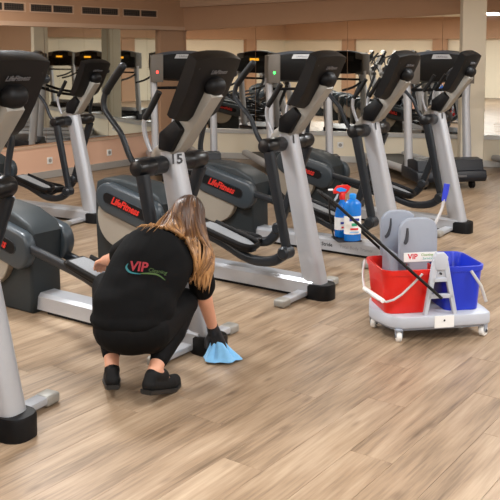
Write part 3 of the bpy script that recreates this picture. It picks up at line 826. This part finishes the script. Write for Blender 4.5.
MB().prism([(-0.245, 0.12), (-0.19, 0.12), (-0.19, 0.30), (-0.23, 0.33), (-0.245, 0.31)], -0.06, 0.075, 'y', 0.008, 2).build('side_wall', M_GREYQ, wr)
st = MB().box((-0.075, -0.0965, 0.296), (0.200, 0.003, 0.054), 0.001, 1).build('label_sticker', M_WHITE, wr)
mobj('lettering', text_mesh('VIP', 0.042, mat('vip_red', (206, 40, 62), 0.5), 0.0004, 0, 0.0012, M=frame((-0.122, -0.0985, 0.299), (1, 0, 0), (0, 0, 1))), st)
mobj('lettering', text_mesh('Cleaning', 0.021, mat('vip_green', (120, 170, 70), 0.5), 0.0004, 0.2, M=frame((-0.038, -0.0985, 0.308), (1, 0, 0), (0, 0, 1))), st)
mobj('lettering', text_mesh('Services', 0.021, mat('vip_teal', (70, 170, 160), 0.5), 0.0004, 0.2, M=frame((-0.03, -0.0985, 0.287), (1, 0, 0), (0, 0, 1))), st)
lev = MB().tube(catmull([(-0.02, -0.02, 0.26), (0.03, 0.0, 0.42), (0.085, 0.0, 0.54), (0.10, 0.0, 0.61)], 5), 0.0085, 10).build('press_lever', M_WIRE, wr)
MB().tube([(0.098, 0, 0.595), (0.108, 0, 0.64), (0.117, 0, 0.695)], [0.013, 0.017, 0.018], 12, sx=0.6).build('lever_grip', mat('blue_grip', (42, 62, 200), 0.4), lev)

# spray bottles in a wire holder slung between the handle tubes
RT = Matrix.Translation(TC) @ Matrix.Rotation(TZ, 4, 'Z')
def loc_of(x, y, z): return RT @ Vector((x, y, z))
HB = Vector((0.541, 4.68, 0.565))
hold = thing('bottle_holder', 'black strap holder slung on the trolley push handle', 'holder', HB, TZ)
MB().prism([(-0.062, -0.075), (0.062, -0.075), (0.07, -0.06), (0.07, 0.07), (0.06, 0.085), (-0.062, 0.085), (-0.07, 0.07), (-0.07, -0.06)], 0.0, 0.004, 'z').build('tray', M_GRIP, hold)
MB().tube(catmull([(-0.068, 0.02, 0.003), (-0.088, 0.02, 0.10), (-0.105, -0.01, 0.19), (-0.115, -0.04, 0.250)], 4), 0.009, 8, sx=1.4, sy=0.5).build('hanger_strap', M_GRIP, hold)
M_BLIQ = mat('blue_cleaner_bottle', (22, 120, 214), 0.18, 0, 0.05, 30, trans=0.15)
M_BCAP = mat('bright_blue_cap', (30, 140, 226), 0.3)
M_CLEAR = mat('clear_plastic', (214, 226, 236), 0.15, 0, 0.03, trans=0.4)
def label_wrap(name, rx, ry, z0, z1, parent, txt):
    ring = lambda z: [Vector((rx * math.cos(2 * math.pi * k / 24), ry * math.sin(2 * math.pi * k / 24), z)) for k in range(24)]
    o = MB().loft([ring(z0), ring(z1)]).build(name, M_WHITE, parent)
    for k, (c, zz, ww, hh) in enumerate(txt):
        MB().box((0, -ry - 0.0008, zz), (ww, 0.002, hh)).build('label_print', mat(*c), o)
    return o
def ell_loft(prof, n=24):
    return MB().loft([[Vector((a * math.cos(2 * math.pi * k / n), b * math.sin(2 * math.pi * k / n), z)) for k in range(n)] for a, b, z in prof])
c_navy = ('label_navy', (30, 50, 150), 0.5); c_red = ('label_red', (214, 40, 50), 0.5); c_green = ('label_green', (40, 150, 110), 0.5)
b1 = thing('spray_bottle', 'blue cleaner bottle with red and blue spray trigger', 'bottle', (0.519, 4.725, 0.5695), TZ, 'cleaner bottles')
ell_loft([(0.036, 0.024, 0), (0.042, 0.029, 0.006), (0.043, 0.030, 0.10), (0.040, 0.028, 0.14), (0.030, 0.024, 0.175), (0.014, 0.014, 0.205), (0.013, 0.013, 0.225)]).build('bottle_body', M_BLIQ, b1)
label_wrap('label', 0.0436, 0.0306, 0.045, 0.115, b1, [(c_navy, 0.085, 0.035, 0.012), (c_red, 0.06, 0.025, 0.01)])
ell_loft([(0.0165, 0.0165, 0.215), (0.0175, 0.0175, 0.245), (0.013, 0.013, 0.252)]).build('collar', M_REDP, b1)
tg = MB().prism([(-0.055, 0.262), (-0.05, 0.248), (-0.012, 0.25), (0.018, 0.246), (0.034, 0.262), (0.045, 0.287), (0.03, 0.296), (-0.03, 0.292)], -0.012, 0.012, 'y', 0.003, 1).build('trigger_head', M_REDP, b1)
MB().prism([(-0.042, 0.268), (-0.02, 0.258), (0.016, 0.26), (0.022, 0.272), (-0.01, 0.285), (-0.036, 0.28)], -0.0135, 0.0135, 'y', 0.002, 1).build('trigger_side', M_BCAP, tg)
MB().prism([(-0.03, 0.25), (-0.022, 0.25), (-0.03, 0.222), (-0.044, 0.205), (-0.05, 0.208), (-0.038, 0.228)], -0.006, 0.006, 'y').build('trigger_lever', M_CLEAR, tg)
MB().box((-0.068, 0, 0.27), (0.028, 0.014, 0.010), 0.002, 1).build('nozzle', M_WHITE, tg)
b2 = thing('cleaner_bottle', 'blue cleaner bottle with a plain blue screw cap', 'bottle', (0.567, 4.635, 0.5695), TZ, 'cleaner bottles')
ell_loft([(0.044, 0.028, 0), (0.048, 0.032, 0.006), (0.047, 0.032, 0.14), (0.049, 0.033, 0.165), (0.048, 0.032, 0.205), (0.034, 0.027, 0.222), (0.018, 0.017, 0.232), (0.0165, 0.0165, 0.240)]).build('bottle_body', M_BLIQ, b2)
label_wrap('label', 0.0486, 0.0328, 0.04, 0.14, b2, [(c_navy, 0.122, 0.055, 0.014), (c_green, 0.095, 0.03, 0.016), (c_red, 0.07, 0.045, 0.010), (('label_pale', (150, 190, 230), 0.5), 0.052, 0.05, 0.008)])
ell_loft([(0.017, 0.017, 0.236), (0.019, 0.019, 0.24), (0.019, 0.019, 0.258), (0.012, 0.012, 0.263)]).build('cap', M_BCAP, b2)

# ------------------------------------------------------------------ the crouching woman
PB = Vector((-0.55, 3.98, 0))
woman = thing('person', 'crouching person in black t-shirt and leggings wiping the machine base', 'person', PB)
def blob(name, mb, voxel, m, parent, smooth=6):
    me = MB.mesh(mb, name, None)
    o = bpy.data.objects.new(name, me); COL.objects.link(o)
    md = o.modifiers.new('rm', 'REMESH'); md.mode = 'VOXEL'; md.voxel_size = voxel; md.use_smooth_shade = True
    ms = o.modifiers.new('sm', 'SMOOTH'); ms.factor = 0.5; ms.iterations = smooth
    dg = bpy.context.evaluated_depsgraph_get()
    ne = bpy.data.meshes.new_from_object(o.evaluated_get(dg))
    o.modifiers.clear(); o.data = ne; bpy.data.meshes.remove(me)
    ne.materials.clear(); ne.materials.append(m)
    for p in ne.polygons: p.use_smooth = True
    for v in ne.vertices: v.co -= PB
    o.parent = parent
    return o
M_SKIN = mat('skin', (206, 150, 122), 0.5, 0, 0.06, 30, 0.05, 300)
M_SHIRT = mat('black_cotton', (9, 9, 10), 0.85, 0, 0.15, 60, 0.15, 220, spec=0.15)
M_LEG = mat('black_leggings', (8, 8, 9), 0.75, 0, 0.12, 60, 0.08, 300, spec=0.15)
M_SHOE = mat('black_shoe_knit', (11, 11, 12), 0.7, 0, 0.15, 150, 0.2, 500, spec=0.25)
M_SOLE = mat('black_rubber_sole', (22, 22, 23), 0.5, 0, 0.1, 80)

J = dict(hipL=(-0.622, 3.87, 0.335), hipR=(-0.470, 3.85, 0.335), kneeL=(-0.72, 4.20, 0.43), kneeR=(-0.335, 4.14, 0.365),
         ankL=(-0.645, 3.86, 0.150), ankR=(-0.440, 3.80, 0.150), ballL=(-0.675, 4.02, 0.03), ballR=(-0.385, 3.925, 0.03),
         shL=(-0.575, 4.13, 0.655), shR=(-0.265, 4.12, 0.605), elL=(-0.705, 4.34, 0.535), elR=(-0.228, 4.205, 0.362),
         wrL=(-0.785, 4.52, 0.485), wrR=(-0.192, 4.315, 0.172), neck=(-0.385, 4.17, 0.705), head=(-0.320, 4.270, 0.768))
J = {k: Vector(v) for k, v in J.items()}
SP = [(-0.552, 3.865, 0.325, 0.165, 0.135), (-0.548, 3.90, 0.40, 0.190, 0.145), (-0.522, 3.97, 0.49, 0.182, 0.13), (-0.475, 4.04, 0.575, 0.186, 0.125), (-0.435, 4.105, 0.645, 0.170, 0.10), (-0.405, 4.145, 0.69, 0.10, 0.07)]
LAT = (J['shR'] - J['shL']).normalized()
def torso(mb, g=0.0, i0=0, i1=None):
    rings = []
    seq = SP[i0:i1]
    ctr = catmull([(s[0], s[1], s[2]) for s in seq], 4); ws = catmull([(s[3], s[4], 0) for s in seq], 4)
    for i, c in enumerate(ctr):
        t = (ctr[min(i + 1, len(ctr) - 1)] - ctr[max(i - 1, 0)]).normalized()
        f = i / (len(ctr) - 1)
        lat = (Vector((1, 0, -0.02)).lerp(LAT, f)); lat = (lat - t * lat.dot(t)).normalized(); dep = t.cross(lat)
        rings.append([c + lat * (math.copysign(abs(math.cos(a)) ** 0.85, math.cos(a)) * (ws[i].x + g)) + dep * (math.copysign(abs(math.sin(a)) ** 0.85, math.sin(a)) * (ws[i].y + g)) for a in [2 * math.pi * k / 28 for k in range(28)]])
    mb.loft(rings)
HF = Vector((0.40, 0.62, -0.67)).normalized()                       # where the face points
HU = Vector((0.25, 0.62, 0.74)); HU = (HU - HF * HU.dot(HF)).normalized()
HS = HF.cross(HU).normalized()                                      # the head's right
HM = Matrix((HS, HF, HU)).transposed()
Hc = J['head']
def head_pt(s, f, u): return Hc + HS * s + HF * f + HU * u

body = MB()
torso(body, -0.02)
body.ball(Hc, (0.072, 0.092, 0.108), 20, 14, HM)
body.ball(head_pt(0, 0.03, -0.05), (0.055, 0.062, 0.062), 16, 10, HM)
body.capsule(J['neck'] - Vector((0, 0.01, 0.02)), Hc + (J['neck'] - Hc) * 0.2, 0.052, 0.048)
body.capsule(head_pt(0, 0.088, 0.0), head_pt(0, 0.106, -0.028), 0.010, 0.014)        # nose
body.capsule(head_pt(-0.018, 0.082, -0.062), head_pt(0.018, 0.082, -0.062), 0.009, 0.009)  # mouth
for s in (-1, 1): body.ball(head_pt(s * 0.074, -0.005, -0.01), (0.010, 0.018, 0.030), 10, 8, HM)
for k in ('L', 'R'):
    body.capsule(J['sh' + k], J['el' + k], 0.048, 0.040)
    body.capsule(J['el' + k], J['wr' + k], 0.040, 0.027)
    body.capsule(J['hip' + k], J['knee' + k], 0.085, 0.058)
    body.capsule(J['knee' + k], J['ank' + k], 0.056, 0.034)
    body.capsule(J['ank' + k], J['ball' + k], 0.034, 0.028)
# hands: palm, four fingers with knuckles, thumb from the side of the palm
def hand(mb, wrist, fwd, palm, side, curl, g=0.0, spread=0.06):
    """fwd: towards the fingertips; palm: palm normal; side: direction of the thumb"""
    fwd = fwd.normalized(); side = (side - fwd * side.dot(fwd)).normalized(); palm = fwd.cross(side) if palm.dot(fwd.cross(side)) > 0 else -fwd.cross(side)
    pc_ = wrist + fwd * 0.045
    for q in (-0.026, -0.009, 0.009, 0.026):
        mb.capsule(wrist + side * q * 0.6, wrist + fwd * 0.082 + side * q, 0.015 + g, 0.0115 + g, 10)
    for q, L in ((0.028, 0.068), (0.0095, 0.076), (-0.009, 0.070), (-0.027, 0.056)):
        a = wrist + fwd * 0.084 + side * q; d = (fwd + side * q * spread / 0.028).normalized(); ang = curl * 0.5
        for k, seg in enumerate((0.45, 0.32, 0.25)):
            d2 = d * math.cos(ang) + palm * math.sin(ang)
            b = a + d2 * L * seg
            mb.capsule(a, b, 0.0092 + g - 0.0006 * k, 0.0088 + g - 0.0008 * k, 8)
            a = b; ang += curl * 0.55
    a = wrist + fwd * 0.025 + side * 0.024
    b = a + (fwd * 0.6 + side * 0.75 + palm * 0.25).normalized() * 0.036; c = b + (fwd * 0.9 + side * 0.25 + palm * 0.45).normalized() * 0.032
    mb.capsule(a, b, 0.0125 + g, 0.0105 + g, 8); mb.capsule(b, c, 0.010 + g, 0.0085 + g, 8)
fL = (J['wrL'] - J['elL']).normalized(); fR = (J['wrR'] - J['elR']).normalized()
hand(body, J['wrL'], Vector((-0.35, 0.75, -0.3)), Vector((0, 0, -1)), Vector((1, 0.25, 0)), 0.75)
hand(body, J['wrR'], Vector((0.30, 0.10, -0.90)), Vector((0.1, -0.6, -0.5)), Vector((-1, 0.1, 0)), 0.55)
bo = blob('body', body, 0.0055, M_SKIN, woman, 4)
for s in (-1, 1):
    e = MB().ball(head_pt(s * 0.031, 0.082, 0.004) - PB, 0.0115, 12, 8).build('eye', M_WHITE, bo)
    MB().ball(head_pt(s * 0.031, 0.0905, 0.003) - PB, 0.0052, 10, 6).build('iris', mat('iris_brown', (60, 38, 24), 0.3), e) if False else None
    MB().capsule(head_pt(s * 0.018, 0.091, 0.024) - PB, head_pt(s * 0.045, 0.083, 0.026) - PB, 0.0035, 0.0025, 8).build('eyebrow', mat('brow_brown', (70, 46, 30), 0.7), bo)
MB().capsule(head_pt(-0.02, 0.091, -0.062) - PB, head_pt(0.02, 0.091, -0.062) - PB, 0.004, 0.004, 8).build('lips', mat('lip_rose', (176, 96, 90), 0.45), bo)

shirt = MB()
torso(shirt, 0.006, 0)
shirt.ball((-0.553, 3.885, 0.375), (0.196, 0.165, 0.075), 22, 12)
for k, f in (('L', 0.62), ('R', 0.70)):
    a = J['sh' + k]; b = a.lerp(J['el' + k], f)
    shirt.capsule(a, b, 0.070, 0.066); shirt.capsule(a.lerp(Vector((-0.42, 4.11, 0.63)), 0.5), a, 0.075, 0.068)
shirt.capsule((-0.42, 4.12, 0.64), J['neck'] - Vector((0.004, 0.008, 0.008)), 0.09, 0.06)
so = blob('t_shirt', shirt, 0.0065, M_SHIRT, woman, 8)
# cloth folds pushed into the shirt mesh
nrms = [v.normal.copy() for v in so.data.vertices]
for v, vn in zip(so.data.vertices, nrms):
    p = v.co + PB
    w = math.sin(p.x * 26 + p.z * 40 + math.sin(p.y * 18) * 1.3) * 0.5 + math.sin(p.z * 75 - p.x * 22 + 1.3) * 0.35 + math.sin(p.x * 55 + p.y * 30) * 0.25
    k = 0.0035 if p.z < 0.6 else 0.002
    v.co += vn * (w * k)
leg = MB()
leg.ball((-0.55, 3.865, 0.325), (0.180, 0.145, 0.118), 24, 14)
for k in ('L', 'R'):
    leg.capsule(J['hip' + k] + Vector((0, 0, -0.008)), J['knee' + k], 0.112, 0.078, 18)
    kn = J['knee' + k]; an_ = J['ank' + k]
    mid = kn.lerp(an_, 0.4) + Vector((0, -0.015, -0.012))
    leg.capsule(kn, mid, 0.074, 0.068, 16); leg.capsule(mid, kn.lerp(an_, 0.84), 0.066, 0.045, 16)
blob('leggings', leg, 0.0065, M_LEG, woman, 8)
for k in ('L', 'R'):
    an_, ba = J['ank' + k], J['ball' + k]
    f = Vector((ba.x - an_.x, ba.y - an_.y, 0)).normalized()
    heel = an_ + Vector((0, 0, -0.055)) - f * 0.045
    toe = Vector((ba.x, ba.y, 0.036)) + f * 0.055
    bal = Vector((ba.x, ba.y, 0.040))
    sh = MB()
    sh.capsule(heel + Vector((0, 0, 0.004)), bal, 0.036, 0.040, 16)
    sh.capsule(bal, toe, 0.040, 0.030, 16)
    sh.capsule(an_ + Vector((0, 0, -0.018)) - f * 0.012, an_.lerp(bal, 0.5) + Vector((0, 0, 0.004)), 0.037, 0.036, 16)
    sh.capsule(heel + Vector((0, 0, 0.01)), an_ + Vector((0, 0, -0.012)) - f * 0.03, 0.033, 0.030, 16)
    s_ = blob('shoe', sh, 0.005, M_SHOE, woman, 5)
    # sole: a thick sheet under heel, ball and toe
    side = Vector((-f.y, f.x, 0)); sole = MB(); rings = []
    path = [(heel - f * 0.034 + Vector((0, 0, -0.024)), 0.028), (heel + f * 0.0 + Vector((0, 0, -0.034)), 0.037), (heel.lerp(bal, 0.5) + Vector((0, 0, -0.036)), 0.036), (bal + Vector((0, 0, -0.0335)), 0.045), (toe + Vector((0, 0, -0.0295)), 0.036), (toe + f * 0.032 + Vector((0, 0, -0.024)), 0.016)]
    for c, w in path:
        rings.append([c - PB + side * (w * a) + Vector((0, 0, b)) for a, b in ((-0.85, -0.006), (0, -0.0065), (0.85, -0.006), (1, 0.004), (1, 0.016), (-1, 0.016), (-1, 0.004))])
    sole.loft(rings).build('sole', M_SOLE, s_)
# black glove on the right hand
gl = MB()
hand(gl, J['wrR'], Vector((0.30, 0.10, -0.90)), Vector((0.1, -0.6, -0.5)), Vector((-1, 0.1, 0)), 0.55, 0.003)
gl.capsule(J['wrR'].lerp(J['elR'], 0.10), J['wrR'] + fR * 0.02, 0.031, 0.030)
blob('glove', gl, 0.004, mat('black_glove', (18, 20, 26), 0.6, 0, 0.1, 80, 0.1, 400), woman, 3)

# shirt print wrapped on to the back
bv = BVHTree.FromPolygons([v.co.copy() for v in so.data.vertices], [tuple(p.vertices) for p in so.data.polygons])
EYE = Vector((0, 0, 1.62))
OC = Vector((-0.475, 3.98, 0.555))
bn = Vector((0.03, -0.80, 0.60)).normalized()
PXd = Vector((1, 0.02, -0.16)); PXd = (PXd - bn * PXd.dot(bn)).normalized(); PYd = bn.cross(PXd)
def wrap(me, cx, cy, name, lift=0.0022):
    for v in me.vertices:
        p = OC - PB + PXd * (cx + v.co.x) + PYd * (cy + v.co.y)
        h = bv.ray_cast(p + bn * 0.3, -bn)
        q = h[0] if h[0] is not None else p
        v.co = q + bn * (lift + v.co.z)
    o = mobj(name, me, so); return o
def remesh_text(*a, **k):
    me = text_mesh(*a, **k)
    bm = bmesh.new(); bm.from_mesh(me)
    bmesh.ops.triangulate(bm, faces=bm.faces[:])
    for _ in range(2): bmesh.ops.subdivide_edges(bm, edges=[e for e in bm.edges if e.calc_length() > 0.008], cuts=1)
    bm.to_mesh(me); bm.free(); return me
MV_R = mat('print_red', (150, 34, 46), 0.7); MV_G = mat('print_green', (58, 84, 34), 0.7); MV_T = mat('print_teal', (24, 104, 112), 0.7)
wrap(remesh_text('VIP', 0.066, MV_R, 0.0004, 0, 0.0018, sx=0.95), -0.046, -0.012, 'print')
wrap(remesh_text('Cleaning', 0.025, MV_G, 0.0003, 0.2), 0.043, -0.02, 'print')
def swoosh(m, pts, w, name):
    P = catmull(pts, 8); vs = []; fs = []
    for i, p in enumerate(P):
        t = (P[min(i + 1, len(P) - 1)] - P[max(i - 1, 0)]).normalized(); n = Vector((-t.y, t.x, 0)); ww = w * math.sin(math.pi * (0.08 + 0.84 * i / (len(P) - 1)))
        vs += [p + n * ww, p - n * ww]
        if i: fs.append((2 * i - 2, 2 * i - 1, 2 * i + 1, 2 * i))
    me = bpy.data.meshes.new(name); me.from_pydata([tuple(v) for v in vs], [], fs); me.materials.append(m)
    return me
wrap(swoosh(MV_T, [(-0.10, 0.002, 0), (-0.104, -0.02, 0), (-0.08, -0.043, 0), (-0.03, -0.046, 0)], 0.005, 'print'), 0, 0, 'print')
wrap(swoosh(MV_G, [(-0.04, -0.046, 0), (0.0, -0.038, 0), (0.045, -0.036, 0), (0.085, -0.054, 0)], 0.0045, 'print'), 0, 0, 'print')

# hair: a cap and long locks
def hair_mat():
    m = bpy.data.materials.new('balayage_hair'); m.use_nodes = True
    nt = m.node_tree; ns = nt.nodes; L = nt.links; p = ns['Principled BSDF']
    at = ns.new('ShaderNodeAttribute'); at.attribute_name = 'along'
    at2 = ns.new('ShaderNodeAttribute'); at2.attribute_name = 'lock'
    ad = ns.new('ShaderNodeMath'); ad.operation = 'MULTIPLY_ADD'; ad.inputs[1].default_value = 0.42; L.new(at2.outputs['Fac'], ad.inputs[0]); L.new(at.outputs['Fac'], ad.inputs[2])
    cr = ns.new('ShaderNodeValToRGB'); e = cr.color_ramp.elements
    e[0].position = 0.15; e[0].color = lin(44, 28, 19); e[1].position = 1.15 if False else 1.0; e[1].color = lin(178, 132, 84)
    q = cr.color_ramp.elements.new(0.55); q.color = lin(88, 57, 34)
    L.new(ad.outputs[0], cr.inputs['Fac']); L.new(cr.outputs['Color'], p.inputs['Base Color'])
    p.inputs['Roughness'].default_value = 0.38; p.inputs['Specular IOR Level'].default_value = 0.5
    tc = ns.new('ShaderNodeTexCoord'); n = ns.new('ShaderNodeTexNoise'); n.inputs['Scale'].default_value = 260; L.new(tc.outputs['Object'], n.inputs['Vector'])
    b = ns.new('ShaderNodeBump'); b.inputs['Strength'].default_value = 0.25; b.inputs['Distance'].default_value = 0.002; L.new(n.outputs['Fac'], b.inputs['Height']); L.new(b.outputs['Normal'], p.inputs['Normal'])
    return m
hairM = hair_mat()
hv = []; hf = []; ha = []; hl_ = []
def add_lock(pts, r0, r1, tone, n=6):
    P = catmull(pts, 2); N = len(P); base = len(hv)
    for i, p in enumerate(P):
        t = (P[min(i + 1, N - 1)] - P[max(i - 1, 0)]).normalized()
        a = (p - Hc); a = (a - t * a.dot(t)); a = a.normalized() if a.length > 1e-5 else t.orthogonal().normalized(); b = t.cross(a)
        f = i / (N - 1); r = (r0 + (r1 - r0) * f) * min(1, 0.35 + 3 * f) * (1 if f < 0.85 else max(0.12, (1 - f) / 0.15))
        for j in range(n):
            th = 2 * math.pi * j / n
            hv.append(p + a * (math.cos(th) * r * 0.55) + b * (math.sin(th) * r * 1.25) - PB); ha.append(f); hl_.append(tone)
    for i in range(N - 1):
        for j in range(n): hf.append((base + i * n + j, base + i * n + (j + 1) % n, base + (i + 1) * n + (j + 1) % n, base + (i + 1) * n + j))
    hf.append(tuple(base + (N - 1) * n + j for j in range(n)))
def push(p, grow=1.10):
    l = HM.transposed() @ (p - Hc); e = Vector((0.072 * grow, 0.092 * grow, 0.108 * grow))
    k = math.sqrt((l.x / e.x) ** 2 + (l.y / e.y) ** 2 + (l.z / e.z) ** 2)
    if k < 1: p = Hc + HM @ (l / max(k, 1e-3))
    q = p - PB
    nn = bv.find_nearest(q)
    if nn[0] is not None:
        d = (q - nn[0]).dot(nn[1])
        if d < 0.013 and (q - nn[0]).length < 0.12: q = nn[0] + nn[1] * (0.013 + random.random() * 0.006); p = q + PB
    return p
rnd = random.Random(5)
# under-cap
cap_b = MB().ball(Hc - HF * 0.006 + HU * 0.006, (0.0735, 0.0935, 0.1095), 22, 16, HM)
o_ = len(hv)
for p in cap_b.v:
    l = HM.transposed() @ (Vector(p) - Hc)
    if l.y > 0.055 and l.z < 0.06: p = Vector(p) - HF * (l.y - 0.055) * 1.4
    hv.append(Vector(p) - PB); ha.append(0.1); hl_.append(0.2)
hf += [tuple(i + o_ for i in f) for f in cap_b.f]
NL = 230
for i in range(NL):
    u = (i + 0.5) / NL; s = -1 + 2 * u + rnd.uniform(-0.03, 0.03)           # -1 left side, +1 right side
    back = rnd.uniform(-0.2, 1.0)
    root = head_pt(0.012 * s, 0.035 - 0.075 * back, 0.114 - 0.012 * back)
    # side of the head, behind or over the ear
    a1 = head_pt(0.055 * s, 0.02 - 0.105 * back * (1 - 0.35 * abs(s)), 0.085)
    a2 = head_pt(0.088 * s, 0.01 - 0.12 * back * (1 - 0.5 * abs(s)), 0.02)
    if s < 0.1:
        k = (s + 1) / 1.1                                                      # over the left shoulder and the back
        end = Vector((-0.535 + 0.20 * k, 4.11 + 0.02 * k, 0.665 - 0.115 * k)) + Vector((rnd.uniform(-.025, .025), rnd.uniform(-.02, .02), rnd.uniform(-.035, .02)))
        end += Vector((0, -0.04 * k, 0))
        m1 = a2.lerp(end, 0.45) + Vector((0.0, -0.02, 0.018))
    else:
        k = (s - 0.1) / 0.9                                                    # hanging down by the right shoulder
        end = Vector((-0.335 + 0.125 * k, 4.05 + 0.02 * k, 0.55 - 0.10 * k)) + Vector((rnd.uniform(-.015, .015), rnd.uniform(-.02, .02), rnd.uniform(-.03, .05)))
        m1 = a2.lerp(end, 0.5) + Vector((0.012, -0.012, 0.0))
    j1_, j2_ = rnd.uniform(-.01, .01), rnd.uniform(-.01, .01)
    m2 = m1.lerp(end, 0.55) + Vector((j1_, j2_, 0.006))
    raw = catmull([root, a1, a2, m1, m2, end], 3)
    pts = [push(q, 1.05 + 0.06 * min(1, j / 4)) for j, q in enumerate(raw)]
    for _ in range(2): pts = [pts[0]] + [pts[j] * 0.5 + (pts[j - 1] + pts[j + 1]) * 0.25 for j in range(1, len(pts) - 1)] + [pts[-1]]
    pts = pts[:4] + [push(q) for q in pts[4:]]
    add_lock(pts, rnd.uniform(0.010, 0.014), rnd.uniform(0.0045, 0.007), rnd.uniform(-0.45, 0.75) + (0.25 if s < -0.2 else 0.0))
hme = bpy.data.meshes.new('hair'); hme.from_pydata([tuple(v) for v in hv], [], hf); hme.materials.append(hairM)
a_ = hme.attributes.new('along', 'FLOAT', 'POINT'); a_.data.foreach_set('value', ha)
b_ = hme.attributes.new('lock', 'FLOAT', 'POINT'); b_.data.foreach_set('value', hl_)
for p in hme.polygons: p.use_smooth = True
ho = mobj('hair', hme, woman); ho['label'] = 'long brown hair lightening to blond at the ends'

# ------------------------------------------------------------------ blue cloth under the hand
cl = thing('cleaning_cloth', 'light blue microfibre cloth held against the machine foot', 'cloth', (-0.160, 4.338, 0))
ap = Vector((-0.015, -0.005, 0.125))
vs = []; fs = []; NR_, NT = 14, 64
for i in range(NR_ + 1):
    f = i / NR_
    for j in range(NT):
        a = 2 * math.pi * j / NT
        sq = 1.0 / max(abs(math.cos(a - 0.5)), abs(math.sin(a - 0.5)))          # square outline
        rad = 0.106 * f * (0.60 + 0.40 * sq)
        fold = math.sin(a * 5 + 1.0) * 0.5 + math.sin(a * 9 + 2.2 + f * 2) * 0.3 + math.sin(a * 3 - f * 3) * 0.4
        x = ap.x * (1 - f) + rad * math.cos(a) * (1.0 if math.cos(a) > 0 else 0.75) + 0.012 * f * fold * math.cos(a)
        y = ap.y * (1 - f) + rad * math.sin(a) * 0.75 + 0.012 * f * fold * math.sin(a)
        z = ap.z * (1 - f) ** 1.05 + 0.028 * fold * math.sin(math.pi * min(1, f * 0.95 + 0.05)) * f ** 0.5 + 0.010
        z = max(z, 0.006 + 0.004 * (1 + math.sin(a * 7)) * f)
        # drape round the machine's boot and column
        bx_, by_ = P1.x + STEP.x + 0.035 - 0.005 + 0.160, P1.y + STEP.y - 4.338
        rr_ = 0.108 if z < 0.112 else 0.092
        dd_ = math.hypot(x - bx_, y - by_)
        if dd_ < rr_: x, y = bx_ + (x - bx_) / max(dd_, 1e-4) * rr_, by_ + (y - by_) / max(dd_, 1e-4) * rr_
        vs.append((x, y, z))
for i in range(NR_):
    for j in range(NT): fs.append((i * NT + j, i * NT + (j + 1) % NT, (i + 1) * NT + (j + 1) % NT, (i + 1) * NT + j))
cm = bpy.data.meshes.new('cloth_sheet'); cm.from_pydata(vs, [], fs)
cm.materials.append(mat('blue_microfibre', (128, 190, 236), 0.9, 0, 0.08, 60, 0.35, 350, sheen=0.3))
for p in cm.polygons: p.use_smooth = True
co_ = mobj('cloth_sheet', cm, cl)
sd = co_.modifiers.new('thickness', 'SOLIDIFY'); sd.thickness = 0.003
co_.modifiers.new('smoothness', 'SUBSURF').render_levels = 1

# ------------------------------------------------------------------ sockets on the lower walls
def wall_point(xpx, base, d, z):
    k = (xpx - 250) / FPX; t = -(base.x - k * base.y) / (d.x - k * d.y); p = base + d * t
    return Vector((p.x, p.y, z))
socket(wall_point(341, K + nR * 0.05, E_, 0.25), nR, M_WHITE, 'white wall socket on the cream wall right of the green-light treadmill')
socket(wall_point(108, K + nL * 0.05, D, 0.22), nL, M_WHITE, 'white wall socket under the mirror near the peach pier')
socket(wall_point(48, K + nL * 0.05, D, 0.22), nL, M_WHITE, 'white wall socket low on the wall behind the lone machine')
